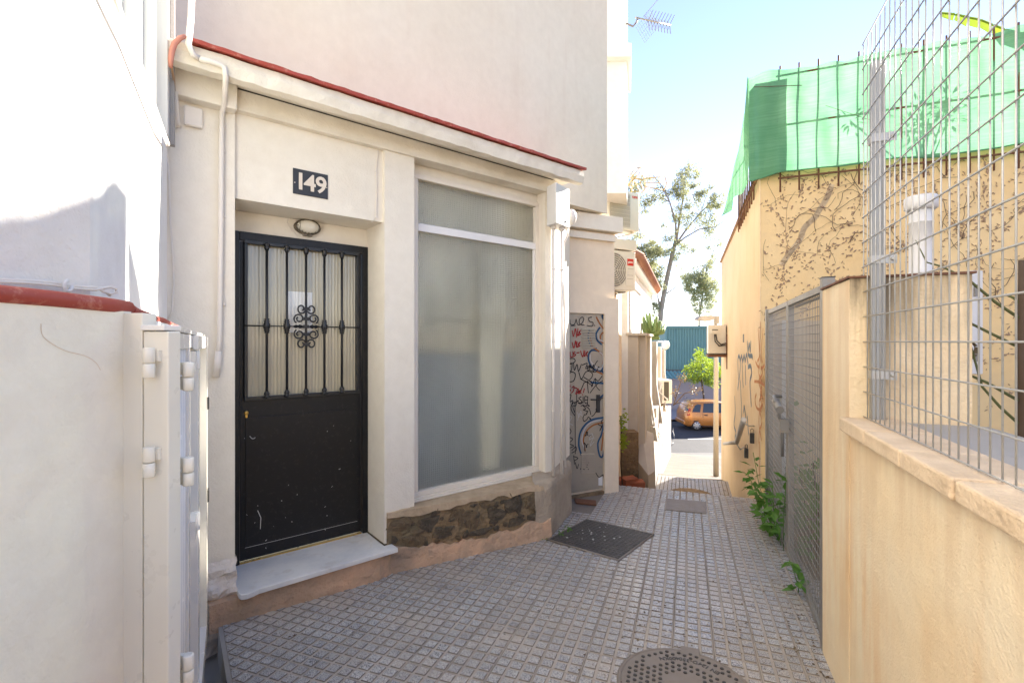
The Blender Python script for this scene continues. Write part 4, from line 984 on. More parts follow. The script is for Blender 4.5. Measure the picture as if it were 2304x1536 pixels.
# ================================================================== next house with clay eave, stair walls, cactus, terrace wall
def lineL(c, Y, z=0): return Vector((c+0.361*Y, Y, z))
nh = thing("eaved_house", "white house with a sloping clay tile eave and sunlit shuttered window beyond the steps", "house", lineL(-0.95, 8.2, -4))
mb = MB(); mb.prism([tuple(p.xy) for p in (lineL(-0.97, 8.0), lineL(-0.97, 13.2), lineL(-3.5, 14.0), lineL(-3.5, 8.4))], -5, 1.28); part("wall", mb, M['white'], nh)
ev = MB(); rt_ = random.Random(2)
mb = MB(); mb.prism([tuple(p.xy) for p in (lineL(-0.82, 7.9), lineL(-0.82, 13.4), lineL(-1.2, 13.4), lineL(-1.2, 7.9))], 1.285, 1.36); part("soffit", mb, M['white'], nh)
for k in range(26):
    y0 = 7.9+k*0.21; y1 = y0+0.20
    s = MB(); pa = lineL(-0.74, y0+0.1, 1.38); pb = lineL(-1.6, y0+0.1, 1.85); s.tube([pa, pb], 0.085, 8); part("roof_tile", s, M['rooftile'], nh)
w_ = MB(); w_.prism([tuple(p.xy) for p in (lineL(-0.966, 8.15), lineL(-0.966, 9.9), lineL(-0.94, 9.9), lineL(-0.94, 8.15))], 0.12, 0.93)
w2 = part("window", w_, M['alu'], nh)
part("frame", MB().prism([tuple(p.xy) for p in (lineL(-0.96, 8.1), lineL(-0.96, 9.95), lineL(-0.90, 9.95), lineL(-0.90, 8.1))], 0.935, 1.02), M['alu'], w2)
# terrace walls stepping down
tw = thing("terrace_wall", "white stepped terrace wall beside the steps, bright in the sun", "wall", lineL(-0.64, 9, -4.5))
mb = MB()
def lprism(mb, c0_, c1_, y0, y1, z0_, za, zb): mb.prism([tuple(p.xy) for p in (lineL(c0_, y0), lineL(c0_, y1), lineL(c1_, y1), lineL(c1_, y0))], z0_, [za, zb, zb, za])
lprism(mb, -0.64, -0.95, 11.5, 19.8, -5, -1.53, -2.62)
lprism(mb, -0.64, -0.95, 10.3, 11.498, -5, -1.42, -1.50)
lprism(mb, -0.64, -0.95, 9.4, 10.298, -5, -1.62, -1.62)
lprism(mb, -0.64, -0.95, 8.75, 9.398, -5, -1.85, -1.85)
lprism(mb, -0.64, -0.95, 8.0, 8.748, -5, -2.0, -2.1)
part("wall", mb, M['terrace'], tw)
for i, (y0, zt_) in enumerate(((8.15, 0.13), (9.3, 0.13), (11.3, 0.0), (13.2, -0.15), (15.6, -0.26))):
    s = MB(); dp_ = 0.35
    zb_ = -2.0+0.1*i
    s.prism([tuple(p.xy) for p in (lineL(-0.70, y0), lineL(-0.70, y0+dp_), lineL(-0.98, y0+dp_), lineL(-0.98, y0))], -3, zt_)
    if i: 
        b_ = lineL(-0.70, y0); s.extr([lineL(-0.70, y0, -1.0), lineL(-0.70, y0, -1.9), lineL(-0.55, y0-0.12, -1.9)], lineL(0, 0.2)-lineL(0, 0))
    part("pier", s, M['terrace'], tw)
mb = MB(); lprism(mb, -0.80, -0.97, 8.0, 16, -3, 0.10, -0.32); part("parapet", mb, M['terrace'], tw)
mb = MB(); lprism(mb, -0.66, -1.0, 7.95, 9.6, 0.10, 0.14, 0.14); part("shelf", mb, M['terrace'], tw)
# small stair wall in front
st = thing("stair_wall", "small white sloping stair wall with shaded face beside the bricks", "wall", at(1425, 1092, 7.6))
q = [at(1411, 1100, 7.7), at(1411, 1028, 7.7), at(1435, 1045, 7.45), at(1435, 1100, 7.45)]
s = MB(); b0_, b1_ = at(1444, 1105, 7.5), at(1463, 1110, 8.7)
s.prism([(2.02, 7.75), (2.06, 7.3), (2.20, 7.42), (2.50, 8.55), (2.30, 8.6)], -4, [-1.92, -2.02, -1.98, -1.62, -1.55])
part("wall", s, M['terrace'], st)
s = MB(); s.prism([(1.72, 7.72), (2.02, 7.72), (2.02, 8.2), (1.72, 8.2)], -4, -1.45); part("stone_panel", s, M['mortar'], st, label="brown stone patch at the wall foot")
for (x, y, r_) in ((1398, 1083, 0.2), (1416, 1082, 0.5), (1431, 1089, 0.1)):
    p = at(x, y, 7.2); c_, s_ = math.cos(r_), math.sin(r_)
    b = MB(); b.box(p, Vector((c_, s_, 0)), Vector((-s_, c_, 0.2)), Vector((0, 0, 1)), -0.12, 0.12, -0.06, 0.06, -0.05, 0.05)
    single("brick", b, M['redbrick'], {1398: "reddish brick nearest the cream block among the loose bricks", 1416: "middle tilted loose orange brick by the stair wall", 1431: "rightmost flat loose orange brick by the stair wall"}[x], "brick", p, group="loose bricks by the stair wall")

def leaf(mb, p, d, up, ln, wd, curl=0.0):
    d = d.normalized(); s_ = d.cross(up).normalized()*wd/2; m1 = p+d*ln*0.45+up*curl*ln*0.5
    mb.add([p, m1-s_, p+d*ln-up*curl*ln*0.3, m1+s_], [(0,1,2),(0,2,3)])
# yellow-green climber by the pillar
pl_ = thing("climbing_plant", "yellow-green round-leaved plant by the stone patch left of the steps", "plant", at(1402, 1080, 6.9))
part("stem", MB().tube([at(1400, 1090, 6.9), at(1397, 1040, 6.9), at(1398, 1000, 6.9), at(1397, 935, 6.9)], 0.010, 6), M['twig'], pl_)
s = MB(); rl = random.Random(4)
for k in range(130):
    y = rl.choice([rl.gauss(945, 9), rl.gauss(982, 10), rl.gauss(998, 8)]); p = at(1398+abs(rl.gauss(0, 5)), y, 6.85+rl.uniform(-.06, .06))
    leaf(s, p, Vector((rl.uniform(-1, 1), -0.6, rl.uniform(-.6, .6))), Vector((0, -0.6, 1)).normalized(), 0.05, 0.045)
part("leaves", s, M['lime'], pl_, kind='stuff')
# cactus on the shelf
ca = thing("candelabra_cactus", "pale green candelabra cactus standing on the white terrace wall", "cactus", at(1468, 752, 10.5))
s = MB(); rl = random.Random(8)
part("pot_trunk", MB().tube([at(1466, 765, 10.5), at(1466, 735, 10.5)], [0.07, 0.06], 8), M['cactus'], ca)
for (bx_, by_, tx, ty) in ((1466,748,1448,712),(1464,750,1455,706),(1466,748,1462,704),(1467,748,1470,708),(1468,750,1478,712),(1469,752,1486,722),(1468,754,1497,730),(1466,755,1446,728),(1470,758,1482,762),(1466,745,1466,712),(1462,748,1451,722),(1472,750,1490,738)):
    dy = rl.uniform(-.25, .25); p0 = at(bx_, by_, 10.5); p2 = at(tx, ty, 10.5+dy); p1 = Vector((p2.x*0.7+p0.x*0.3, p2.y*.5+p0.y*.5, p0.z*0.7+p2.z*0.3))
    part("arm", MB().tube([p0, p1, p2], [0.045, 0.06, 0.03], 6), M['cactus'], ca)
# dish / globe and AC on terrace
dish = thing("round_wall_lamp", "white round lamp head on a short arm above the terrace wall", "lamp", at(1497, 790, 15.0))
part("head", MB().lathe(at(1497, 776, 15.0), (0.3, -1, 0.1), [(0.145, 0), (0.135, 0.04), (0.08, 0.09), (0.01, 0.10)], 18), M['plastic'], dish)
part("arm", MB().tube([at(1470, 769, 15.0), at(1490, 769, 15.1)], 0.03, 6).tube([at(1487, 788, 15), at(1500, 784, 15)], 0.035, 6), M['galv'], dish)
o3 = at(1490, 908, 12.2)
ac3 = thing("air_conditioner", "small white air conditioner standing on the terrace wall with dried twigs", "air conditioner", o3)
nn = ac_unit(ac3, o3, Vector((0.96, 0.28, 0)).normalized(), 0.29, 0.60, 0.7, False, M['plastic'])
dv = Vector((0.96, 0.28, 0)).normalized()
part("coil", MB().box(o3+nn*0.002, dv, nn, Z, 0.05, 0.19, 0, 0.004, 0.08, 0.55), M['darkplastic'], ac3)
part("pipe", MB().tube([o3+Vector((-0.03, -0.05, 0.5)), o3+Vector((-0.1, -0.08, 0.3)), o3+Vector((0.1, -0.1, 0.12)), o3+Vector((0.02, -0.1, 0.02))], 0.02, 6), M['plastic'], ac3)
tg = thing("dry_shrub", "dried straggly shrub with brown seed heads on the end of the terrace wall", "shrub", at(1515, 912, 12.4))
s = MB(); lf = MB(); rl = random.Random(3)
for pth in ([(1515,912),(1528,870),(1535,850)], [(1515,912),(1540,885),(1565,878)], [(1515,910),(1530,905),(1545,912)], [(1505,915),(1495,908),(1485,912)], [(1520,900),(1515,880)]):
    P_ = [at(x, y, 12.4) for x, y in pth]; s.tube(P_, 0.012, 5)
    for k in range(60): e = P_[-1]+Vector((rl.gauss(0, .08), rl.gauss(0, .08), rl.gauss(0, .06))); leaf(lf, e, Vector((rl.uniform(-1,1), rl.uniform(-1,1), rl.uniform(-.3, 1))), Vector((0,-1,0.3)).normalized(), 0.06, 0.02)
part("stem", s, M['twig'], tg); part("leaves", lf, M['deadleaf'], tg, kind='stuff')
# graffiti marks and cable on the terrace wall
nl = Vector((1, -0.361, 0)).normalized(); f_l = lambda x, y: hit(1360+x/4.042, 820+y/4.042, lineL(-0.632, 12), nl)
strokes([[(545,625),(555,690),(580,650),(590,580)], [(545,625),(600,620)], [(590,580),(600,660),(570,668)], [(600,600),(610,720)], [(625,580),(640,700),(660,800)], [(620,600),(650,690),(615,715)], [(430,470),(440,530),(455,460),(450,500),(462,525)]], 0.06, M['greyrender'], "grey_tag", tw, f=f_l, nrm=nl)
single("loose_cable", MB().tube([f_l(x, y)+nl*0.02 for x, y in ((410,560),(450,570),(490,620),(515,680),(525,780),(515,900),(505,980))], 0.012, 5), M['pipe'], "loose pale cable hanging in a curve on the sunlit terrace wall", "cable", f_l(505, 980))

# ================================================================== LEFT HOUSE, parapet and white folding gate
WA = -0.978; KC = Vector((WA, 1.121, 0)); KL = 1.50
lh = thing("left_house", "white roughcast house corner at far left with glazed window above a diagonal conduit", "house", KC+Z*-1.6)
mb = MB(); mb.prism([(WA, -3), (WA, 1.121), (WA-0.35, 1.32), (WA-0.35, -3)], -2.6, 6); part("front_wall", mb, M['white_rough'], lh, label="roughcast white wall")
bend = KC+BD*KL
mb = MB(); i0, i1 = KC-BN*0.30, bend-BN*0.30
mb.prism([(p.x, p.y) for p in (KC+Vector((-.004, 0.002, 0)), bend, i1, i0)], -2.6, 0.965); part("side_wall", mb, M['white'], lh, label="smooth white side wall")
mb = MB(); p = KC+BD*0.26; q = KC+Vector((-.004, .002, 0))
mb.prism([(x.x, x.y) for x in (q, p, p-BN*0.3, q-BN*0.3)], 0.966, 6); part("corner_pier", mb, M['white'], lh)
wn = part("window", MB().box(KC-BN*0.05, BD, BN, Z, 0.262, 1.50, -0.05, 0.045, 0.966, 1.01).box(KC-BN*0.05, BD, BN, Z, 0.262, 0.32, -0.05, 0.045, 1.01, 5).box(KC-BN*0.05, BD, BN, Z, 0.70, 0.76, -0.05, 0.04, 1.01, 5).box(KC-BN*0.05, BD, BN, Z, 1.14, 1.19, -0.05, 0.04, 1.01, 5).box(KC-BN*0.05, BD, BN, Z, 1.42, 1.50, -0.05, 0.06, 1.01, 5), M['alu'], lh)
part("pane", MB().box(KC-BN*0.05, BD, BN, Z, 0.30, 1.45, -0.005, 0.0, 1.01, 5), M['winglass'], wn)
part("post", MB().box(KC, BD, BN, Z, 1.501, 1.54, -0.1, 0.03, 0.99, 5), M['greyrender'], lh, label="grey-green window end post")
q = [(250,-15),(268,30),(300,105),(326,180),(350,250),(368,300)]
cp = [hit(x, y, KC+BN*0.03, BN) for x, y in q]+[hit(376, 320, KC+BN*0.025, BN), hit(378, 330, KC+BN*0.02, BN)]
single("sloping_conduit", MB().tube(cp, [0.0085]*len(cp), 10), M['pipe'], "white conduit running along under the left house window", "conduit", cp[-1])

pw = thing("parapet_wall", "low cream parapet wall with a brick-red painted cap at far left", "wall", Vector((-0.9, 1.0, -1.6)))
PA = Vector((-0.90, 1.143, 0)); ztop = 0.070
pe = PA+BD*1.36
mb = MB(); mb.prism([(-0.90, -3), (-0.90, 1.143), (WA+0.001, 1.10), (WA+0.001, -3)], -2.6, ztop); part("wall", mb, M['parapet'], pw)
mb = MB(); mb.prism([(x.x, x.y) for x in (PA+Vector((-.002, .002, 0)), pe, pe-BN*0.078, KC+BN*0.001)], -2.6, ztop-0.006); part("return_wall", mb, M['white'], pw)
rr_ = [Vector((-0.905, y, ztop+0.012+0.002*math.sin(y*9))) for y in [-3, -1, 0, .3, .6, .8, .95, 1.08]]+[PA+BD*0.02-BN*0.01+Z*(ztop+0.010)]
s = MB().tube(rr_, 0.0165, 10); part("cap", s, M['red'], pw, label="rounded brick-red cap", kind=None)
part("cap", MB().tube([PA+BD*(0.03+i*0.13)-BN*(0.012+0.003*math.sin(i*2))+Z*(ztop+0.007-0.0012*i+0.002*math.sin(i*3)) for i in range(10)], [0.0165]+[0.013]*6+[0.011, 0.009, 0.006], 8), M['red'], pw, label="thinner rougher brick-red cap")
lc = thing("parapet_cable", "beige twin cable lying along the parapet top ending in a loop", "cable", Vector((-0.93, 1.1, ztop)))
qs = [(-20,628),(60,631),(120,636),(150,642),(180,645),(215,647),(235,655),(248,665)]
part("cord", MB().tube([hit(x, y, (WA+0.02, 0, 0), Vector((1,0,0))) for x, y in qs], 0.0035, 6).tube([hit(x, y+5, (WA+0.024, 0, 0), Vector((1,0,0))) for x, y in qs[:6]]+[hit(x, y, (WA+0.024, 0, 0), Vector((1,0,0))) for x, y in ((232,648),(248,646),(262,650),(262,658),(248,661),(232,656),(224,650))], 0.003, 6), M['pipe'], lc)
part("hook", MB().tube([hit(153+9*math.cos(t_), 643+12*math.sin(t_), (WA+0.035, 0, 0), Vector((1,0,0))) for t_ in [x*0.6 for x in range(9)]], 0.004, 6), M['plastic'], lc)

# crack in the parapet render
nx_ = Vector((1,0,0))
strokes([[(92,728),(96,755),(120,775),(150,790),(190,800),(215,815),(226,832)]], 0.0012, M['coping'], "crack", pw, f=lambda x, y: hit(x, y, (-0.8995, 0, 0), nx_), nrm=nx_)

# gate
GD = Vector((-0.581, 1, 0)).normalized(); GGN = Vector((GD.y, -GD.x, 0))
gx = Vector((ratio(389)*1.143, 1.143, 0))
gt = thing("white_gate", "ivory folding metal gate folded open against the parapet with stacked hinges", "gate", gx+Z*-1.5)
X = Vector((1, 0, 0)); zg = -1.62
part("post", MB().wbox(ratio(283)*1.14, ratio(335)*1.14, 1.12, 1.165, zg, 0.066), M['gatewhite'], gt, bevel=0.002, label="fixed gate post")
ls = part("stile", MB().wbox(ratio(338)*1.14, ratio(394)*1.14, 1.118, 1.16, zg, 0.0235), M['gatewhite'], gt, bevel=0.003)
part("top_cap", MB().wbox(ratio(336)*1.14, ratio(389)*1.14, 1.112, 1.17, 0.0255, 0.038).box(gx+X*0.002, GD, GGN, Z, 0.03, 1.55, -0.055, 0.0, 0.0255, 0.038), M['gatewhite2'], gt, bevel=0.002)
g1 = Vector((ratio(394)*1.15, 1.15, 0))
part("top_rail", MB().box(g1, GD, GGN, Z, 0.012, 1.50, -0.045, -0.005, -0.022, 0.0225).box(g1, GD, GGN, Z, 0.70, 1.54, -0.005, 0.012, -0.03, 0.0225), M['gatewhite2'], gt, bevel=0.002)
for q in range(7):
    a_ = 0.04+q*0.066; p_ = g1+GD*a_-GGN*0.024
    part("picket", MB().tube([p_+Z*zg, p_+Z*-0.022], 0.016, 10), M['gatewhite2'], gt)
part("backing_sheet", MB().box(g1, GD, GGN, Z, 0.01, 1.52, -0.052, -0.047, zg, -0.022), M['gatewhite2'], gt)
part("stile", MB().box(g1, GD, GGN, Z, 0.50, 0.56, -0.045, -0.004, zg, -0.0225), M['gatewhite2'], gt, bevel=0.002)
for q in range(4):
    a_ = 0.60+q*0.07
    part("picket", MB().box(g1, GD, GGN, Z, a_, a_+0.032, -0.040, -0.022, zg, -0.022), M['gatewhite2'], gt)
part("stile", MB().box(g1, GD, GGN, Z, 0.90, 1.00, -0.045, 0.002, zg, -0.0225), M['gatewhite2'], gt, bevel=0.002)
part("stile", MB().box(g1, GD, GGN, Z, 1.40, 1.50, -0.045, 0.012, -1.42, -0.0225), M['gatewhite'], gt, bevel=0.002)
part("bottom_rail", MB().box(g1, GD, GGN, Z, 0.56, 1.50, -0.045, 0.012, -1.46, -1.39), M['gatewhite2'], gt, bevel=0.002)
for (yy) in (817, 1040):      # hinges between post and stile
    zc_ = (CY-yy)/F*1.1; h = MB(); xo = ratio(335)*1.1
    h.lathe(Vector((xo, 1.10, zc_+0.035)), -Z, [(0.011, 0), (0.012, 0.002), (0.012, 0.032), (0.011, 0.034)], 14)
    h.lathe(Vector((xo, 1.10, zc_-0.001)), -Z, [(0.011, 0), (0.012, 0.001), (0.012, 0.03), (0.011, 0.032)], 14)
    h.wbox(xo, xo+0.016, 1.108, 1.12, zc_+0.004, zc_+0.03); h.wbox(xo-0.012, xo, 1.108, 1.12, zc_-0.03, zc_-0.003)
    part("hinge", h, M['gatewhite'], gt)
for (yt) in (815, 1028, 1470):  # big hinge straps on the folded leaf
    Yh = 1.18; z1_ = (CY-yt)/F*Yh; h = MB(); o = Vector((ratio(396)*Yh, Yh, z1_))
    h.box(o, X, Vector((0,-1,0)), Z, -0.006, 0.030, -0.006, 0.008, 0, -0.030+0.0).box(o, X, Vector((0,-1,0)), Z, -0.006, 0.030, -0.006, 0.008, -0.034, -0.066)
    h.lathe(o+Vector((0.031, -0.002, 0.001)), -Z, [(0.010, 0), (0.0125, 0.003), (0.0125, 0.034), (0.011, 0.036)], 14)
    h.lathe(o+Vector((0.031, -0.002, -0.037)), -Z, [(0.011, 0), (0.0125, 0.002), (0.0125, 0.029), (0.010, 0.032)], 14)
    part("strap_hinge", h, M['gatewhite'], gt, bevel=0.002)
for (yt) in (812, 1200):
    o = g1+GD*0.74+Z*((CY-yt)/F*1.72); h = MB().box(o, GD, GGN, Z, -0.06, 0.06, -0.02, 0.004, -0.035, 0.035); h.lathe(o+GD*0.06+Z*0.034, -Z, [(0.012, 0), (0.013, 0.002), (0.013, 0.066), (0.012, 0.068)], 12)
    part("hinge", h, M['gatewhite2'], gt)
for yy in (905, 1110): part("bumper", MB().box(g1+GD*1.47+Z*((CY-yy)/F*2.45), GD, GGN, Z, -0.02, 0.02, 0.012, 0.02, -0.03, 0.03), M['darkplastic'], gt)

# ================================================================== RIGHT: garden wall, pier, fence, gate
def rp(Y, off=0.0, z=0): return Vector((0.619+0.392*Y, Y, z)) + RV*off
gw = thing("garden_wall", "low stained ochre garden wall with sandstone coping on the right", "wall", rp(1.0, 0, -1.5))
Yp = 2.019; T = 0.42
mb = MB(); mb.prism([tuple(p.xy) for p in (rp(-4), rp(Yp), rp(Yp, T), rp(-4, T))], -2.2, -0.372); part("wall", mb, M['yellow_low'], gw)
rnd = random.Random(11)
Lc = 0.335; k = 0; s0 = 0.0
while s0 < 4.8:
    ln = Lc+rnd.uniform(-.03, .03); a = rp(Yp)-RD*s0; b = rp(Yp)-RD*(s0+ln-0.009)
    ov = 0.038+rnd.uniform(-.006, .006); zt_ = -0.318+rnd.uniform(-.003, .003)
    s = MB(); s.prism([tuple(p.xy) for p in (a-RV*ov, b-RV*ov, b+RV*0.17, a+RV*0.17)], -0.371, zt_)
    part("coping_stone", s, M['coping'], gw, bevel=0.007); s0 += ln
s0 = 0.0
while s0 < 4.8:
    ln = 0.6; a = rp(Yp)-RD*s0; b = rp(Yp)-RD*(s0+ln-0.003)
    s = MB(); s.prism([tuple(p.xy) for p in (a+RV*0.173, b+RV*0.173, b+RV*0.45, a+RV*0.45)], -0.371, -0.327)
    part("coping_stone", s, M['greystone'], gw, bevel=0.004, label="grey rear coping slab"); s0 += ln
pr = thing("wall_pier", "taller mottled ochre pier at the end of the garden wall beside the mesh gate", "pier", rp(2.2, 0.2, -1.5))
mb = MB(); mb.prism([tuple(p.xy) for p in (rp(Yp+0.0005), rp(2.47), rp(2.47, T-0.02), rp(Yp+0.0005, T-0.02))], -2.2, 0.262)
part("body", mb, [M['pier']], pr)
mb = MB(); mb.prism([tuple(p.xy) for p in (rp(Yp+0.003, -0.0015), rp(2.468, -0.0015), rp(2.468, 0.0005), rp(Yp+0.003, 0.0005))], -2.2, 0.258); part("alley_render", mb, M['yellow_low'], pr)
mb = MB(); mb.prism([tuple(p.xy) for p in (rp(Yp-0.01, -0.010), rp(2.478, -0.010), rp(2.478, T-0.01), rp(Yp-0.01, T-0.01))], 0.263, 0.271); part("cap", mb, M['rust'], pr)
# dark runoff stain as its own patina layer is part of the pier material

# fence panel
FO = 0.09
fe = thing("mesh_fence_panel", "galvanised welded wire fence panel standing on the garden wall coping", "fence", rp(1.5, FO, -0.32))
ztopf = 1.235; zbot = -0.316
fs0 = rp(2.036, FO-0.037)
src = part("upright_wire", MB().tube([fs0+Z*zbot, fs0+Z*ztopf], 0.0024, 6), M['galv'], fe, loc=fs0)
for k in range(1, 46): dup(src, fe, -RD*(0.05*k))
o0 = rp(2.036, FO-0.042); s = MB().tube([o0, o0-RD*2.3], 0.0026, 6); z_ = ztopf
hsrc = part("cross_wire", s, M['galv'], fe, loc=o0); hsrc.location.z += ztopf
k = 1
while ztopf-0.103*k > zbot-0.01: dup(hsrc, fe, -Z*(0.103*k)); k += 1
fpst = thing("fence_post", "grooved galvanised fence post with three clamps on the garden wall", "fence post", rp(2.005, FO+0.012, -0.32))
op = rp(1.985, FO+0.0)
ps = MB()
ps.box(op, RD, RV, Z, -0.003, 0.030, -0.024, 0.022, -0.318, 1.135)
for (u0, u1) in ((-0.023, -0.015), (-0.009, 0.003), (0.011, 0.020)): ps.box(op, RD, RV, Z, -0.007, -0.003, u0, u1, -0.318, 1.133)
part("post", ps, M['postgrey'], fpst)
for z_ in (0.82, 0.33, -0.135):
    c = MB(); c.box(op, RD, RV, Z, -0.012, 0.034, -0.028, 0.026, z_-0.016, z_+0.016).box(op, RD, RV, Z, -0.008, -0.004, 0.026, 0.058, z_-0.018, z_+0.018)
    c.lathe(op+RV*0.044+Z*z_-RD*0.008, -RD, [(0.008, 0), (0.008, 0.006), (0.003, 0.012)], 8)
    part("clamp", c, M['galv'], fpst)

# mesh double gate
mg = thing("mesh_gate", "double galvanised grating gate between the ochre pier and the ochre house", "gate", rp(3.6, 0.02, -1.65))
zgt = 0.30
def gz(Y): return ground(*(rp(Y).xy))+0.03
GO = 0.03
part("post", MB().prism([tuple(p.xy) for p in (rp(2.475, 0.0), rp(2.53, 0.0), rp(2.53, 0.055), rp(2.475, 0.055))], -1.9, 0.325), M['galvd'], mg)
part("post_cap", MB().prism([tuple(p.xy) for p in (rp(2.473, -.002), rp(2.532, -.002), rp(2.532, 0.057), rp(2.473, 0.057))], 0.3255, 0.331), M['darkplastic'], mg)
part("post", MB().prism([tuple(p.xy) for p in (rp(4.66, 0.0), rp(4.71, 0.0), rp(4.71, 0.05), rp(4.66, 0.05))], -1.9, 0.31), M['galvd'], mg)
for (Ya, Yb) in ((2.54, 3.60), (3.625, 4.65)):
    zb_ = max(gz(Ya), gz(Yb)); zb_ = gz(3.0)
    lf_ = MB()
    for (y0, y1) in ((Ya, Ya+0.03), (Yb-0.03, Yb)): lf_.prism([tuple(p.xy) for p in (rp(y0, GO-0.012), rp(y1, GO-0.012), rp(y1, GO+0.025), rp(y0, GO+0.025))], zb_, zgt)
    for (z0_, z1_) in ((zb_, zb_+0.03), (zgt-0.035, zgt)): lf_.prism([tuple(p.xy) for p in (rp(Ya+0.03, GO-0.012), rp(Yb-0.03, GO-0.012), rp(Yb-0.03, GO+0.02), rp(Ya+0.03, GO+0.02))], z0_, z1_)
    lf_o = part("leaf_frame", lf_, M['galvd'], mg)
    L_ = (Yb-Ya-0.06)/RD.y; nb = int(L_/0.042); st_ = rp(Ya+0.03, GO)
    b0_ = part("flat_bar", MB().box(st_, RD, RV, Z, -0.0014, 0.0014, -0.0020, 0.0020, zb_+0.03, zgt-0.035), M['galvd'], lf_o, loc=st_)
    for q in range(1, nb): dup(b0_, lf_o, RD*(L_*q/nb))
    rs0 = rp(Ya+0.03, GO-0.005); r0_ = part("cross_rod", MB().tube([rs0, rs0+RD*L_], 0.0022, 5), M['galvd'], lf_o, loc=rs0); r0_.location.z += zgt-0.06
    q = 1
    while zgt-0.06-q*0.049 > zb_+0.04: dup(r0_, lf_o, -Z*(q*0.049)); q += 1
part("top_screen", MB().box(rp(2.56, GO+0.03), RD, RV, Z, 0, 1.06, 0, 0.004, zgt-0.055, zgt-0.036), M['darkplastic'], mg)
lk = MB(); lo = rp(3.57, -0.02)
lk.box(lo+Z*-0.62, RD, RV, Z, -0.03, 0.03, -0.02, 0.04, -0.05, 0.05).tube([lo+Z*-0.41+RD*0.05, lo+Z*-0.41-RV*0.05+RD*0.03, lo+Z*-0.44-RV*0.06-RD*0.12], 0.013, 8).tube([lo+Z*-0.44-RV*0.045-RD*0.02, lo+Z*-0.48-RV*0.045-RD*0.22], 0.028, 10).tube([lo+Z*-0.48-RV*0.03-RD*0.05, lo+Z*-0.56-RV*0.02, lo+Z*-0.62, lo+Z*-0.85], 0.012, 8)
part("latch", lk, M['galvd'], mg)

# weeds through the gate
def weed(root_name, label, base_pts, seedv, n, size, spread):
    r_ = random.Random(seedv); th = thing(root_name, label, "plant", base_pts[0][0]); lf = MB(); stm = MB()
    for (p, q) in base_pts:
        p = Vector(p); q = Vector(q); mid = (p+q)/2+Vector((r_.uniform(-.04, .02), 0, 0.02)); stm.tube([p, mid, q], 0.003, 5)
        for k in range(n):
            t_ = r_.uniform(0.15, 1.0); c = p.lerp(mid, t_*2) if t_ < 0.5 else mid.lerp(q, t_*2-1)
            d = Vector((r_.gauss(0, 1), r_.gauss(0, 1), r_.gauss(-0.1, 0.6))); c = c+d.normalized()*r_.uniform(0, spread)
            leaf(lf, c, d, Vector((r_.gauss(0, .4), -.5+r_.gauss(0, .4), 1)).normalized(), size*r_.uniform(0.6, 1.2), size*0.5*r_.uniform(0.7, 1.2), 0.12)
    part("stem", stm, M['leaf'], th); part("leaves", lf, M['leaf'], th, kind='stuff')
    return th
def gb(Y, off=0.02, dz=0.0): p = rp(Y, off); return Vector((p.x, p.y, ground(p.x, p.y)+dz))
weed("leafy_weed", "large leafy green weed pushing out through the foot of the mesh gate", [(gb(4.4), gb(4.55, -0.12, 0.62)), (gb(4.3), gb(4.2, -0.14, 0.36)), (gb(4.1), gb(4.0, -0.10, 0.25)), (gb(3.9), gb(3.85, -0.05, 0.5)), (gb(4.5), gb(4.62, -0.16, 0.40)), (gb(3.8), gb(3.65, 0.02, 0.62)), (gb(4.2), gb(4.3, -0.1, 0.16))], 21, 26, 0.10, 0.05)
weed("leafy_weed", "small green weed sprouting halfway along the foot of the mesh gate", [(gb(3.12, 0.0, 0.05), gb(3.1, -0.05, 0.20)), (gb(3.1, 0, 0.0), gb(3.02, -0.03, 0.12))], 5, 9, 0.085, 0.02)
weed("corner_weed", "tiny green weed at the corner of the rubble plinth beside the square plate", [(Vector((0.36, 4.06, -1.66)), Vector((0.42, 4.03, -1.60))), (Vector((0.45, 4.15, -1.66)), Vector((0.50, 4.12, -1.58))), (Vector((0.30, 3.98, -1.66)), Vector((0.29, 3.95, -1.62)))], 6, 30, 0.022, 0.03)

# garden behind the wall
gp = [rp(-4, T+0.03), rp(5.0, 0.06), rp(5.0, 8), rp(-4, 9)]
mb = MB(); mb.prism([tuple(p.xy) for p in gp], -2.3, -1.62); struct("garden_ground", mb, M['earth'])
HC = Vector((2.594, 5.04, 0)); HV = Vector((0.931, -0.365, 0)).normalized(); HN = Vector((-0.365, -0.931, 0)).normalized()
yw = thing("garden_screen_wall", "smooth beige wall behind the mesh gate with a pale blue door strip", "wall", HC+HV*0.5+HN*0.2+Z*-1.6)
part("wall", MB().box(HC+HN*0.22, HV, -HN, Z, 0.10, 0.78, 0, 0.2, -1.7, 0.20), M['beigewall'], yw)
part("door_strip", MB().box(HC+HN*0.235, HV, -HN, Z, 0.16, 0.26, 0, 0.012, -1.5, 0.21), M['alu'], yw)
part("dark_gap", MB().box(HC+HN*0.235, HV, -HN, Z, 0.785, 0.90, 0, 0.2, -1.6, 0.1), M['wood'], yw)
bsh = thing("garden_shrub", "green shrub in the garden behind the foot of the mesh gate", "shrub", HC+HN*0.7+Z*-1.6)
lf = MB(); r_ = random.Random(31); stm = MB()
for k in range(8): stm.tube([HC+HN*0.9+HV*(0.2+0.08*k)+Z*-1.62, HC+HN*0.9+HV*(0.1+0.1*k)+Z*(-1.0+r_.uniform(-.1, .1))], 0.006, 5)
for k in range(900):
    p = HC+HN*r_.uniform(0.4, 1.6)+HV*r_.uniform(-0.05, 1.1)+Z*(-1.6+abs(r_.gauss(0, 0.28)))
    if (p-rp(p.y)).dot(RV) < 0.08: continue
    leaf(lf, p, Vector((r_.gauss(0,1), r_.gauss(0,1), r_.gauss(0,.6))), Vector((0,-.5,1)).normalized(), 0.10, 0.05, 0.1)
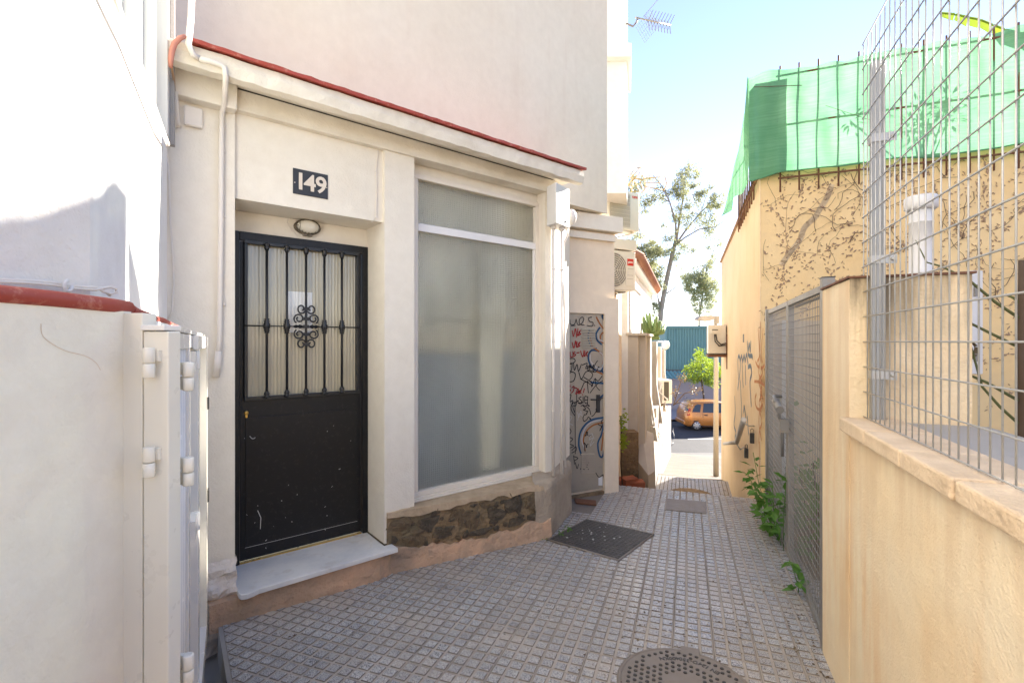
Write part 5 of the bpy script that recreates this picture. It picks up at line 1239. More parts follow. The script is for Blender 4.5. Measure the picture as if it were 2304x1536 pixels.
part("stem", stm, M['twig'], bsh); part("leaves", lf, M['leaf'], bsh, kind='stuff')

# ================================================================== OCHRE HOUSE with railing and green net
oh = thing("ochre_house", "low ochre house with vine scars and graffiti across the alley", "house", HC+Z*-1.7)
ZR = 1.765
he = HC+U*6.1; H2 = HC+HV*7.5
mb = MB(); mb.prism([tuple(p.xy) for p in (HC+Vector((.002,.002,0)), he, he+HV*7.5, H2)], -5, ZR); part("wall", mb, [M['yellow_house']], oh)
mb = MB(); mb.box(HC, U, V, Z, 0.0, 6.102, -0.004, 0.0, -5, ZR-0.02); part("alley_render", mb, M['yellow_alley'], oh, label="paler ochre alley face")
mb = MB(); mb.box(HC, U, V, Z, 0.0, 6.11, -0.04, 0.05, ZR-0.018, ZR+0.01); part("eave_board", mb, M['wood'], oh)
part("wall_slot", MB().box(hit(1674, 770, HC, V), U, V, Z, -0.05, 0.05, -0.008, 0.0, -0.0, 0.11).box(hit(1674, 770, HC, V), U, V, Z, -0.05, 0.05, -0.010, -0.008, -0.0, 0.11), M['darkplastic'], oh)
# cracks of lighter plaster
# vine scars: twig-like strands and sucker marks on the garden face
vs_ = MB(); r_ = random.Random(77)
def hfp(a, z_, off=0.004): return HC+HV*a+HN*off+Z*z_
def dash(a, z_, an, ln, wd):
    d_ = HV*math.cos(an)+Z*math.sin(an); s_ = HV*-math.sin(an)+Z*math.cos(an); c = hfp(a, z_, 0.003+r_.uniform(0, .004))
    ww = wd*0.7
    vs_.add([c-d_*ln/2, c-d_*ln*0.1+s_*ww, c+d_*ln/2, c+d_*ln*0.15-s_*ww*0.9, c+HN*0.006], [(0,3,4),(3,2,4),(2,1,4),(1,0,4)])
for k in range(170):
    a = r_.uniform(0.05, 2.7); z_ = r_.uniform(-0.5, 1.7); an = r_.choice([R(70), R(110), R(45), R(25), R(150), R(90)])+r_.uniform(-.3, .3)
    nseg = r_.randint(3, 11)
    for q in range(nseg):
        an += r_.gauss(0, 0.28); stp = r_.uniform(0.03, 0.08); a += math.cos(an)*stp; z_ += math.sin(an)*stp
        if a < 0.02 or z_ > 1.70: break
        if r_.random() < 0.8: dash(a, z_, an, stp*r_.uniform(.4, .95), r_.uniform(0.006, 0.018))
        for b in range(r_.randint(0, 3)): dash(a+r_.gauss(0, .03), z_+r_.gauss(0, .03), r_.uniform(0, 3.1), r_.uniform(.012, .042), r_.uniform(0.005, 0.012))
for k in range(900):
    a = 2.8*r_.random(); z_ = r_.uniform(-1.2, 1.7)
    if math.sin(a*3.1+z_*2)+math.sin(z_*4.3-a*1.7) < r_.uniform(-1.2, 1.2): continue
    dash(a, z_, r_.uniform(0, 3.1), r_.uniform(.010, .036), r_.uniform(0.004, 0.010))
part("vine_scars", vs_, M['scar'], oh, kind='stuff')
tn = MB()
for k in range(60):
    a = r_.uniform(0.05, 2.6); z_ = r_.uniform(0.5, 1.7); an = r_.uniform(0, 6.28); pts = []
    for q in range(9): pts.append(hfp(max(0.02, a), min(1.72, z_), 0.012+0.03*r_.random())); an += r_.gauss(0, .4); a += math.cos(an)*0.06; z_ += math.sin(an)*0.06
    tn.tube(pts, r_.uniform(0.0012, 0.003), 4)
part("dry_tendrils", tn, M['twig'], oh, kind='stuff')
cr_ = MB()
f_h = lambda x, y: hit(1600+x/2.955, 120+y/2.955, HC+HN*0.002, HN)
strokes([[(560,920),(510,1000),(500,1100),(495,1180),(505,1260),(530,1300),(490,1290),(430,1270)], [(530,1300),(600,1320),(680,1330),(760,1350)]], 0.004, M['wood'], "crack", oh, f=f_h, nrm=HN)
strokes([[(800,880),(770,960),(720,1040),(690,1090),(620,1160),(590,1240),(520,1330),(470,1400)]], 0.05, M['patch'], "plaster_patch", oh, f=f_h, nrm=HN)
# railing
railing = thing("roof_railing", "rusty iron railing with closely spaced bars round the ochre house roof", "railing", HC+HN*0.05+Z*1.6)
o = HC+HN*0.06
for z_ in (1.66, 2.20, 2.70): part("rail", MB().tube([o+HV*0.15+Z*z_, o+HV*6.5+Z*z_], 0.010, 6), M['rust'], railing)
bs = part("bar", MB().tube([o+HV*0.17+Z*1.52, o+HV*0.17+Z*2.80], 0.0085, 6), M['rust'], railing, loc=o+HV*0.17)
for k in range(1, 38):
    b = dup(bs, railing, HV*(0.168*k)); b.scale.z = 1.0
oa = HC-V*0.05
for z_ in (1.66, 2.15): part("rail", MB().tube([oa+U*0.1+Z*z_, oa+U*1.9+Z*z_], 0.010, 6), M['rust'], railing)
b2 = part("bar", MB().tube([oa+U*0.15+Z*1.52, oa+U*0.15+Z*2.20], 0.0085, 6), M['rust'], railing, loc=oa+U*0.15)
for k in range(1, 10): dup(b2, railing, U*(0.18*k))
# parapet pieces behind the net
rb = MB(); rb.box(HC, HV, -HN, Z, 0.0, 0.30, 0.06, 0.2, ZR, 2.72); part("corner_pier", rb, M['greystone'], oh)
# net
nm = MB(); nu, nz_ = 150, 14
def net_sheet(path, ztopf_, zbotf, outf, nseg, nz):
    vs = []
    for i in range(nseg+1):
        t_ = i/nseg
        for jz in range(nz+1):
            v_ = jz/nz; z_ = zbotf(t_)+(ztopf_(t_)-zbotf(t_))*v_
            vs.append(path(t_, v_)+Z*z_)
    k = nz+1; fs = [(i*k+j, (i+1)*k+j, (i+1)*k+j+1, i*k+j+1) for i in range(nseg) for j in range(nz)]
    nm.add(vs, fs, 0, True)
r2 = random.Random(6); ph = [r2.uniform(0, 6.28) for _ in range(12)]
def wob(x, v_): return 0.016*math.sin(x*13+v_*7+ph[4])+0.012*math.sin(x*23-v_*4+ph[5])*(0.4+v_)+0.012*math.sin(x*9+ph[0]+v_*2)+0.008*math.sin(x*17+ph[1])*(1-v_)+0.006*math.sin(x*31+ph[2]+v_*5)
def pth1(t_, v_):
    a = -0.12+6.3*t_; return HC+HV*a+HN*(0.085+wob(a, v_)+0.03*(1-v_)*(0.5+0.5*math.sin(a*4.2)))
def bot1(t_):
    a = -0.12+6.3*t_; return 1.715+0.012*math.sin(a*7)+0.014*math.sin(a*2.3+1)-0.05*max(0, 1-a/0.8)+0.0*a
net_sheet(pth1, lambda t_: 2.74+0.012*math.sin(t_*40), bot1, None, nu, nz_)
def pth2(t_, v_):
    b = 2.0*t_; bulge = 0.03+0.22*math.sin(min(1, t_*1.15)*1.57)*(1-0.55*v_)
    return HC-HV*0.12*(1-min(1, t_*8))+U*b-V*(bulge+0.02*math.sin(b*7+v_*4))+HN*(0.085*(1-min(1, t_*6)))
net_sheet(pth2, lambda t_: 2.74-0.10*t_-0.75*t_*t_, lambda t_: 1.70+0.10*t_+0.02*math.sin(t_*19), None, 50, nz_)
net = single("shade_net", nm, M['net'], "green shade netting hung round the ochre house roof railing", "net", HC+Z*1.7)
hm = MB(); hm.tube([pth1(i/120, 0)+Z*(bot1(i/120)) for i in range(121)], 0.006, 5)
part("hem", hm, M['net'], net)
single("net_twigs", MB().tube([hfp(-0.08, 2.60, 0.13), hfp(0.35, 2.53, 0.14)], 0.004, 5).tube([hfp(0.55, 2.30, 0.13), hfp(1.0, 2.05, 0.13)], 0.002, 5), M['twig'], "thin dry twigs caught on the outside of the green net", "twig", hfp(0.1, 2.5, 0.13))
# planting on the roof behind the net: casts the leafy shadows on it
rf = thing("roof_plant", "leafy potted plant behind the green net on the roof", "plant", HC+HV*1.6-HN*0.5+Z*ZR)
lf = MB(); stm = MB(); r_ = random.Random(14)
for k in range(9):
    e = HC+HV*(1.55+r_.gauss(0, .2))-HN*(0.4+r_.gauss(0, .1))+Z*(2.1+r_.uniform(-.1, .4)); stm.tube([HC+HV*1.6-HN*0.5+Z*ZR, e], 0.006, 5)
    for q in range(26): d = Vector((r_.gauss(0,1), r_.gauss(0,1), r_.gauss(0,.7))); leaf(lf, e+d*0.06, d, Vector((0,-.5,1)).normalized(), 0.09, 0.03, .1)
part("stem", stm, M['twig'], rf); part("leaves", lf, M['leaf'], rf, kind='stuff')
rw = MB(); rw.extr([HC+HV*2.35-HN*0.35+Z*ZR, HC+HV*6-HN*0.35+Z*ZR, HC+HV*6-HN*0.35+Z*2.95, HC+HV*3.55-HN*0.35+Z*2.95, HC+HV*3.3-HN*0.35+Z*2.25], -HN*0.1); part("roof_shed_wall", rw, M['white'], oh, label="sloping wall end behind the net")
bl = thing("banana_leaf", "torn bright banana leaf arching above the green net", "leaf", at(2290, 90, 4.6))
YL = 4.6; lfm = MB(); rib = [(2118,35),(2150,38),(2180,45),(2205,50),(2235,62),(2262,72),(2295,80),(2330,100)]
wd = [4, 10, 16, 14, 16, 34, 30, 26]
for i in range(len(rib)-1):
    (x0, y0), (x1, y1) = rib[i], rib[i+1]
    lfm.add([at(x0, y0-4, YL), at(x1-2, y1-5, YL), at(x1-6, y1+wd[i+1], YL-0.08), at(x0-4, y0+wd[i]*0.8, YL-0.08)], [(0,3,2,1)])
    lfm.add([at(x0, y0-3, YL), at(x1-3, y1-5, YL), at(x1, y1-9, YL+0.15), at(x0+2, y0-8, YL+0.15)], [(0,1,2,3)])
part("blade", lfm, M['banana'], bl); part("midrib", MB().tube([at(x, y-4, YL) for x, y in rib], 0.008, 5), M['banana'], bl)

# flue and cabinet on the garden face
fl = thing("flue_pipe", "white capped flue pipe standing behind the fence", "flue", at(2072, 612, 2.55))
ob = at(2072, 768, 2.55); ob.z = 0
part("pipe", MB().lathe(ob, Z, [(0.051, 0.20), (0.051, 0.355), (0.053, 0.357), (0.053, 0.363), (0.051, 0.365), (0.051, 0.62), (0.054, 0.622), (0.054, 0.628), (0.051, 0.63), (0.051, 0.70)], 24), M['plastic'], fl)
part("cowl", MB().lathe(ob, Z, [(0.060, 0.69), (0.072, 0.70), (0.072, 0.755), (0.066, 0.762), (0.03, 0.766)], 24), M['plastic'], fl)
Yc = 2.9; cbx = at(2183, 608, Yc)
cbn = thing("wall_cabinet", "tall narrow white cabinet seen edge on behind the fence", "cabinet", at(2200, 840, Yc))
part("case", MB().wbox(ratio(2183)*Yc, ratio(2212)*Yc, Yc, Yc+0.5, -0.195, 0.425), M['plastic'], cbn, bevel=0.004)
part("latch", MB().wbox(ratio(2190)*Yc, ratio(2196)*Yc, Yc-0.012, Yc-0.001, 0.27, 0.34).wbox(ratio(2190)*Yc, ratio(2196)*Yc, Yc-0.012, Yc-0.001, -0.12, -0.05), M['acgrille'], cbn)
# bare stems of the shrub on the right
sh = thing("bare_shrub", "brown woody shrub with green-brown diagonal stems and withered leaves behind the fence", "shrub", at(2298, 1040, 2.0))
YS = 2.0
part("trunk", MB().tube([at(2310, 1200, YS), at(2300, 1000, YS), at(2306, 900, YS), at(2298, 780, YS), at(2304, 680, YS), at(2300, 585, YS)], [0.024, 0.022, 0.022, 0.019, 0.018, 0.012], 8), M['twig'], sh)
M['greentwig'] = paint("green_brown_stem", (0.12, 0.13, 0.04), 0.7)
stm = MB()
for pth in ([(2300,720),(2240,680),(2180,630),(2120,600),(2085,590),(2060,540)], [(2300,785),(2240,755),(2185,728)], [(2300,960),(2250,915),(2210,870),(2185,780),(2175,755)], [(2298,1010),(2240,970),(2190,960)], [(2290,900),(2220,860),(2185,845)], [(2304,690),(2280,670),(2262,662)]):
    stm.tube([at(x, y, YS+0.02*i) for i, (x, y) in enumerate(pth)], [0.006, 0.0055, 0.005, 0.004, 0.003, 0.0015][:len(pth)], 6)
part("stem", stm, M['greentwig'], sh)
dl = MB()
def wl(pts, wd_):
    P_ = [at(x, y, YS+0.05) for x, y in pts]
    for i in range(len(P_)-1):
        t_ = (P_[i+1]-P_[i]).normalized(); s_ = t_.cross(Vector((0.2, -1, 0))).normalized(); f0 = math.sin(math.pi*(i+0.3)/(len(P_)))*wd_; f1 = math.sin(math.pi*(i+1.0)/(len(P_)+.3))*wd_
        dl.add([P_[i]-s_*f0, P_[i+1]-s_*f1, P_[i+1]+Vector((0,0.012,0)), P_[i]+Vector((0,0.012,0))], [(0,1,2,3)]); dl.add([P_[i]+s_*f0, P_[i+1]+s_*f1, P_[i+1]+Vector((0,0.012,0)), P_[i]+Vector((0,0.012,0))], [(3,2,1,0)])
wl([(2178,765),(2172,742),(2160,730),(2140,724),(2128,738),(2122,758),(2128,764)], 0.012)
wl([(2186,775),(2170,766),(2155,775),(2146,790),(2148,800)], 0.010)
wl([(2190,770),(2198,780),(2196,795),(2188,806)], 0.010)
wl([(2126,718),(2115,715),(2102,718),(2090,728)], 0.014); wl([(2126,716),(2120,726),(2106,732)], 0.007); wl([(2076,712),(2070,720),(2066,726)], 0.008); wl([(2092,706),(2085,708),(2080,704)], 0.008)
part("withered_leaves", dl, M['deadleaf'], sh)

# graffiti on the alley face, handrail and key safes, AC box, lamp post
f_y = lambda x, y: hit(1640+x/3.49, 640+y/3.49, HC-V*0.006, V)
strokes([[(75,740),(70,600),(80,560),(90,620),(85,700),(70,820)], [(90,600),(100,560),(108,600),(120,560),(128,600),(138,550),(150,620)], [(104,620),(108,740),(112,800)], [(130,640),(132,780)], [(150,650),(170,640),(178,700),(165,760),(170,860),(175,950)], [(90,760),(95,880),(100,1000),(92,1090)], [(145,450),(150,520),(160,470),(168,520),(172,450)], [(150,540),(160,560),(180,560),(185,575)], [(115,1000),(120,960),(128,1010),(135,1060)], [(45,880),(50,1000),(40,1100),(55,1160),(48,1200)], [(145,1040),(150,1120),(155,1170)]], 0.055, M['spray_slate'], "blue_tag", oh, f=f_y, nrm=-V)
strokes([[(246,300),(244,420),(240,560),(225,600)], [(230,350),(240,520),(250,600)], [(268,350),(255,520),(262,610)], [(240,620),(235,700),(260,780),(245,860),(255,940),(240,1000)], [(250,640),(262,700),(235,760),(258,860),(238,920),(252,1000)], [(210,605),(225,640),(240,650)], [(280,630),(265,650),(250,655)], [(200,760),(240,765),(278,790)], [(215,860),(205,900),(215,960),(240,980),(262,950),(268,900),(255,860)], [(240,1000),(235,1080),(245,1160),(255,1220)], [(245,1010),(258,1080),(240,1150),(235,1240)], [(240,1240),(240,1400),(238,1500)]], 0.032, M['spray_rust'], "orange_tag", oh, f=f_y, nrm=-V)
hr = thing("handrail", "short steel stair handrail fixed to the ochre alley wall", "handrail", Vector((2.6, 5.6, -1.0)))
def aw(Y, off, z_): return Vector((0.775+0.361*Y, Y, 0))-V*off+Z*z_
h0, h1, h2 = aw(5.43, 0.12, -0.883), aw(6.2, 0.12, -1.30), aw(8.3, 0.12, -1.76)
part("rail", MB().tube([h0, h1], 0.030, 12).tube([h1, h2], 0.026, 10), M['galv'], hr)
part("bracket", MB().tube([h0-Z*0.03, h0+V*0.05-Z*0.07, aw(5.5, 0, -0.96)], 0.008, 6).tube([h1-Z*0.02, h1-Z*0.09+V*0.04, aw(6.3, 0, -1.36)], 0.008, 6), M['galv'], hr)
for (x, y, Y, lb) in ((1692, 984, 5.35, "dark key safe hanging nearer on the handrail by the ochre wall"), (1679, 1018, 5.75, "dark key safe hanging lower and farther on the handrail by the ochre wall")):
    c = at(x, y, Y); k_ = thing("key_safe", lb, "key safe", c-Z*0.05, group="key safes on the handrail")
    part("body", MB().box(c, V, U, Z, -0.022, 0.022, -0.02, 0.02, -0.062, 0.05), M['darkplastic'], k_, bevel=0.004)
    part("shackle", MB().tube([c+Z*0.05-V*0.01, c+Z*0.09-V*0.012, c+Z*0.10, c+Z*0.09+V*0.012, c+Z*0.05+V*0.01], 0.004, 6), M['iron'], k_)
ac4o = Vector((ratio(1593)*9.2, 9.2, (CY-797)/F*9.2))
ac4 = thing("air_conditioner", "boxy white air conditioner on a rusty shelf at the end of the ochre wall", "air conditioner", ac4o)
part("case", MB().prism([(ratio(1593)*9.2, 9.2), (ratio(1634)*9.2, 9.2), (ratio(1634)*9.2+0.28, 9.95), (ratio(1593)*9.2+0.28, 9.95)], (CY-796)/F*9.2, (CY-731)/F*9.2), M['acbox'], ac4, bevel=0.015)
part("cover", MB().wbox(ratio(1599)*9.2, ratio(1617)*9.2, 9.175, 9.199, (CY-751)/F*9.2, (CY-737)/F*9.2), M['acbox'], ac4)
part("handle_slot", MB().wbox(ratio(1601)*9.2, ratio(1614)*9.2, 9.168, 9.174, (CY-743)/F*9.2, (CY-741)/F*9.2), M['darkplastic'], ac4)
part("hose", MB().tube([at(1608, 752, 9.17), at(1609, 768, 9.1), at(1618, 778, 9.1), at(1632, 776, 9.15)], 0.012, 6).tube([at(1611, 752, 9.17), at(1613, 766, 9.1), at(1622, 775, 9.1), at(1633, 772, 9.15)], 0.012, 6), M['darkplastic'], ac4)
part("shelf", MB().prism([(ratio(1591)*9.2, 9.15), (ratio(1638)*9.2, 9.15), (ratio(1638)*9.2+0.28, 9.95), (ratio(1591)*9.2+0.28, 9.95)], (CY-803)/F*9.2, (CY-798)/F*9.2).wbox(ratio(1634)*9.2, ratio(1639)*9.2, 9.1, 9.2, (CY-830)/F*9.2, (CY-752)/F*9.2), M['rust'], ac4)
lp = thing("street_lamp", "slim pale street lamp post with a flat lamp head at the foot of the steps", "street lamp", at(1611, 1068, 13.0))
part("post", MB().tube([at(1611, 1070, 13), at(1611, 719, 13)], [0.072, 0.052], 12), M['lamppaint'], lp)
part("arm", MB().wbox(at(1608, 719, 13).x, at(1617, 719, 13).x, 12.95, 13.05, at(0, 728, 13).z, at(0, 711, 13).z), M['greyrender'], lp)
part("lamp_head", MB().extr([at(1569, 719, 12.85), at(1577, 711, 12.85), at(1600, 709, 12.85), at(1609, 711, 12.85), at(1609, 718, 12.85), at(1596, 722, 12.85)], (0, 0.3, 0)), M['greyrender'], lp)

# covers in the pavement
mh = thing("manhole_cover", "round cast iron manhole cover at the bottom of the picture", "manhole cover", Vector((0.78, 2.17, ground(0.78, 2.17))))
GU = (tilt @ U).normalized(); GNrm = GU.cross(-V).normalized()
if GNrm.z < 0: GNrm = -GNrm
mo = Vector((0.78, 2.17, ground(0.78, 2.17)+0.001))
part("frame", MB().lathe(mo, GNrm, [(0.305, -0.01), (0.303, 0.004), (0.290, 0.0065), (0.287, 0.002)], 56), M['castiron'], mh)
part("cover", MB().lathe(mo, GNrm, [(0.282, -0.005), (0.282, 0.0075), (0.279, 0.009)], 56), M['castiron'], mh)
studs = MB(); Cx = GU; Cy = V; ang = R(25)
ax_, bx2 = Cx*math.cos(ang)+Cy*math.sin(ang), Cy*math.cos(ang)-Cx*math.sin(ang)
for i in range(-9, 10):
    for j in range(-9, 10):
        p = ax_*(i*0.031)+bx2*(j*0.031)+(bx2*0.0155 if i % 2 else Vector((0,0,0))); r__ = p.length
        if r__ > 0.265 or r__ < 0.10: continue
        if 0.185 < r__ < 0.23 and p.dot(Cx) > 0.10: continue
        studs.lathe(mo+p+GNrm*0.0085, GNrm, [(0.0095, 0), (0.0085, 0.004), (0.004, 0.0048)], 8)
part("studs", studs, M['castdark'], mh, kind=None)
part("hinge_lug", MB().box(mo+GNrm*0.004+(GU*math.cos(R(4))+V*math.sin(R(4)))*0.275, GU, V, GNrm, -0.02, 0.055, -0.045, 0.045, 0, 0.006), M['castiron'], mh, bevel=0.002)
for txt, an in (("400KN", -22), ("D-350", 3), ("EN 124", 30)):
    d_ = GU*math.cos(R(an))+V*math.sin(R(an)); rt2 = -(V*math.cos(R(an))-GU*math.sin(R(an)))
    text_mesh(txt, 0.034, mo+d_*0.208+GNrm*0.0095, rt2, -d_, 0.001, 0.0006, M['castdark'], "lettering", mh)
# square plate
sq = [Vector((0.301, 3.942, 0)), Vector((0.783, 3.564, 0)), Vector((1.190, 4.097, 0)), Vector((0.687, 4.45, 0))]
for v in sq: v.z = ground(v.x, v.y)+0.002
sp_ = thing("square_cover", "large dark square chequered iron cover beside the rubble plinth", "manhole cover", (sq[0]+sq[2])/2)
cs = (sq[0]+sq[1]+sq[2]+sq[3])/4
part("plate", MB().extr([v-Z*0.01 for v in sq], Z*0.018), M['castdark'], sp_)
part("frame", MB().tube([cs+(v-cs)*1.02+Z*0.002 for v in sq], 0.010, 6, closed=True), M['castiron'], sp_)
chk = MB(); ng = 17
for i in range(ng):
    for j in range(ng):
        if (i+j) % 2 and True: pass
        f0 = lambda a, b: sq[0].lerp(sq[1], a).lerp(sq[3].lerp(sq[2], a), b)
        a, b, w_ = (i+0.5)/ng, (j+0.5)/ng, 0.36/ng
        chk.hexa([f0(a-w_, b-w_)+Z*.008, f0(a+w_, b-w_)+Z*.008, f0(a+w_, b+w_)+Z*.008, f0(a-w_, b+w_)+Z*.008]+[f0(a+s1*w_*.7, b+s2*w_*.7)+Z*.0115 for s1, s2 in ((-1,-1),(1,-1),(1,1),(-1,1))])
part("chequer_studs", chk, M['castdark'], sp_)
spt = MB(); r_ = random.Random(12)
for k in range(26):
    a, b = r_.gauss(.42, .16), r_.gauss(.5, .2); c = sq[0].lerp(sq[1], a).lerp(sq[3].lerp(sq[2], a), b)+Z*0.0122; rr = r_.uniform(.002, .010)
    if not (0.05 < a < .95 and .05 < b < .95): continue
    spt.add([c+Vector((rr*math.cos(q*1.26)*r_.uniform(.7, 1.4), rr*math.sin(q*1.26)*r_.uniform(.7, 1.4), 0)) for q in range(5)], [(0,1,2,3,4)])
part("paint_spots", spt, M['ink_white'], sp_)
def gcover(name, label, pts, mat, ribs):
    P_ = [Vector((x, y, ground(x, y)+0.001)) for x, y in pts]; th = thing(name, label, "utility cover", (P_[0]+P_[2])/2)
    part("plate", MB().extr([v-Z*0.008 for v in P_], Z*0.015), mat, th)
    if ribs:
        s = MB()
        for k in range(18):
            t_ = (k+.5)/18; a = P_[0].lerp(P_[1], t_)+Z*0.0075; b = P_[3].lerp(P_[2], t_)+Z*0.0075; s.tube([a.lerp(b, .05), a.lerp(b, .95)], 0.003, 4)
        part("ribs", s, mat, th)
    return th
gcover("meter_cover", "small grey ribbed water meter cover farther down the alley", [(1.657, 5.18), (2.03, 5.07), (1.89, 4.695), (1.519, 4.79)], M['castiron'], True)
gcover("small_cover", "small rusty cover in front of the graffiti covered door", [(0.66, 5.14), (0.88, 5.07), (0.86, 4.92), (0.66, 4.98)], M['rust'], False)
lm = MB(); lm.lathe(Vector((3.05, 8.25, zL+0.01)), Z, [(0.36, -0.01), (0.36, 0.006), (0.34, 0.008)], 32); single("landing_cover", lm, M['mortar'], "round sandy cover on the lower landing, half hidden by the step edge", "manhole cover", Vector((3.55, 9.25, zL)))

# litter: crumbs, petals and dead leaves on the paving
r_ = random.Random(55); l1 = MB(); l2 = MB(); l3 = MB()
for k in range(700):
    if r_.random() < 0.4: x, y = r_.gauss(0.95, .35), r_.gauss(2.6, .35)
    elif r_.random() < 0.5:
        yy = r_.uniform(2.2, 4.8); x, y = 0.62+0.392*yy-abs(r_.gauss(0, .07))-0.02, yy
    else: x, y = r_.uniform(-1.2, 1.9), r_.uniform(1.9, 5.3)
    if x > 0.60+0.392*y or -Vector((x, y, 0)).dot(N) > 3.0: continue
    z_ = ground(x, y)+0.002; sz = r_.uniform(0.002, 0.011); an = r_.uniform(0, 6.28); tgt = r_.choice([l1, l2, l2, l3])
    d_ = Vector((math.cos(an), math.sin(an), 0)); e_ = Vector((-math.sin(an), math.cos(an), 0)); c = Vector((x, y, z_)); asp = r_.choice([0.4, 0.7, 0.2])
    tgt.add([c-d_*sz, c-e_*sz*asp, c+d_*sz+Z*.001, c+e_*sz*asp, c+Z*(0.002+sz*.3)], [(0,1,4),(1,2,4),(2,3,4),(3,0,4)])
for m_, l_, nm_, lb in ((M['ink_white'], l1, "petal_litter", "scattered pale petals and crumbs on the paving"), (M['twig'], l2, "leaf_litter", "scattered dark dead leaves and dirt on the paving"), (M['deadleaf'], l3, "dry_leaf_bits", "scattered brown dry leaf fragments on the paving")):
    o = single(nm_, l_, m_, lb, "litter", Vector((1, 2.6, -1.57)), kind='stuff')

# ================================================================== STREET: car, walls, warehouse, trees
YF = 34.6
fw = thing("street_boundary_wall", "long grey-mauve boundary wall across the street", "wall", Vector((12, YF, -4.84)))
part("wall", MB().wbox(-40, 60, YF, YF+0.3, -4.9, -2.75), M['mauve'], fw)
part("capping", MB().wbox(-40, 60, YF-0.05, YF+0.35, -2.749, -2.69), M['mauve'], fw)
lr = thing("low_teal_roof", "low blue-green corrugated lean-to roof above the boundary wall", "roof", Vector((12, YF+0.5, -2.7)))
s = MB()
for k in range(120):
    x = -5+k*0.3; s.extr([Vector((x, YF+0.36, -2.68)), Vector((x+0.15, YF+0.36, -2.60)), Vector((x+0.28, YF+0.36, -2.68))], (0, 1.4, 0.42))
part("sheeting", s, M['tealsheet'], lr, kind='stuff')
wh_ = thing("teal_warehouse", "teal corrugated metal shed behind the boundary wall", "shed", Vector((14, 37, -4.8)))
xa = ratio(1497)*37.0
part("wall", MB().wbox(xa, 48, 37, 46, -5, 1.12), M['tealsheet'], wh_)
s = MB()
for k in range(150):
    x = xa+k*0.21; s.extr([Vector((x, 36.99, -2.1)), Vector((x+0.05, 36.93, -2.1)), Vector((x+0.12, 36.93, -2.1)), Vector((x+0.17, 36.99, -2.1))], (0, 0, 3.1))
part("corrugation", s, M['tealsheet'], wh_, kind='stuff')
part("gutter", MB().wbox(xa-0.1, 48, 36.85, 37.0, 1.02, 1.2), M['tealsheet'], wh_)
part("base_band", MB().wbox(xa-0.2, 48, 36.85, 37.0, -2.5, -2.15), M['concrete'], wh_)

# car
car = thing("parked_car", "orange compact people carrier parked across the street, rear to the left", "car", Vector((11.6, 27.8, -4.985)))
CXo, CYo, CZo = 9.66, 27.0, -4.985; LN, WD = 4.05, 1.68
def cst(x): return CXo+x
# stations: x, half width, sill z, belt z, roof z (None = no cabin), roof half width
stn = [(0.02, .62, .42, .80, .84, .60), (0.06, .74, .30, .95, 1.02, .60), (0.22, .80, .24, 1.0, 1.42, .60), (0.45, .83, .22, 1.0, 1.56, .62), (0.9, .84, .20, .99, 1.61, .63), (1.6, .84, .20, .97, 1.62, .64), (2.2, .84, .20, .95, 1.58, .63), (2.7, .84, .20, .93, 1.35, .62), (3.05, .83, .20, .92, 1.06, .62), (3.35, .82, .21, .90, .94, .60), (3.8, .78, .25, .80, .82, .55), (4.02, .62, .34, .62, .64, .48)]
mb = MB(); secs = []
for (x, hw, zs_, zbelt, zr, rh) in stn:
    prof = [(hw*0.9, zs_), (hw, zs_+0.12), (hw, (zs_+zbelt)/2+.05), (hw*0.965, zbelt), (hw*0.94+(rh-hw*.94)*0.5*0.9, zbelt+(zr-zbelt)*0.55), (rh+0.02, zr-0.05*(zr-zbelt > .2)), (rh*0.75, zr)]
    full = prof+[(-a, b) for a, b in prof[::-1]]; secs.append([Vector((cst(x), CYo+WD/2+a, CZo+b)) for a, b in full])
k = len(secs[0]); vs = [p for s_ in secs for p in s_]
fs = [(i*k+q, (i+1)*k+q, (i+1)*k+(q+1) % k, i*k+(q+1) % k) for i in range(len(secs)-1) for q in range(k)]+[tuple(range(k)), tuple(range((len(secs)-1)*k, len(secs)*k))[::-1]]
mb.add(vs, fs, 0, True); body = part("body", mb, M['orange'], car)
bm = bmesh.new(); bm.from_mesh(body.data); bmesh.ops.recalc_face_normals(bm, faces=bm.faces); bm.to_mesh(body.data); bm.free()
def side_y(z_): return 0
def cpt(x, z_, out=0.0):    # point on the near side surface
    # interpolate station
    for i in range(len(stn)-1):
        if stn[i][0] <= x <= stn[i+1][0]: break
    t_ = (x-stn[i][0])/(stn[i+1][0]-stn[i][0]); hw = stn[i][1]*(1-t_)+stn[i+1][1]*t_; zb_ = stn[i][3]*(1-t_)+stn[i+1][3]*t_; zr = stn[i][4]*(1-t_)+stn[i+1][4]*t_; rh = stn[i][5]*(1-t_)+stn[i+1][5]*t_
    if z_ <= zb_: y = hw*0.985
    else: f_ = min(1, (z_-zb_)/max(.05, zr-zb_)); y = hw*0.965+(rh+0.02-hw*.965)*f_
    return Vector((cst(x), CYo+WD/2-y-out, CZo+z_))
def cpoly(pts, mat, name, out=0.012, th=0.02):
    P_ = [cpt(x, z_, out) for x, z_ in pts]; part(name, MB().extr(P_, Vector((0, th, 0))), mat, car)
cpoly([(0.42, 1.04), (0.86, 1.03), (0.95, 1.45), (0.80, 1.47), (0.62, 1.40), (0.5, 1.22)], M['cglass'], "window")
cpoly([(1.0, 1.02), (1.72, 1.0), (1.72, 1.52), (1.10, 1.50)], M['cglass'], "window")
cpoly([(1.80, 1.0), (2.75, 0.97), (2.35, 1.38), (2.15, 1.50), (1.80, 1.52)], M['cglass'], "window")
cpoly([(0.06, 1.12), (0.13, 1.38), (0.24, 1.44), (0.22, 1.1)], M['cglass'], "rear_window", 0.0)
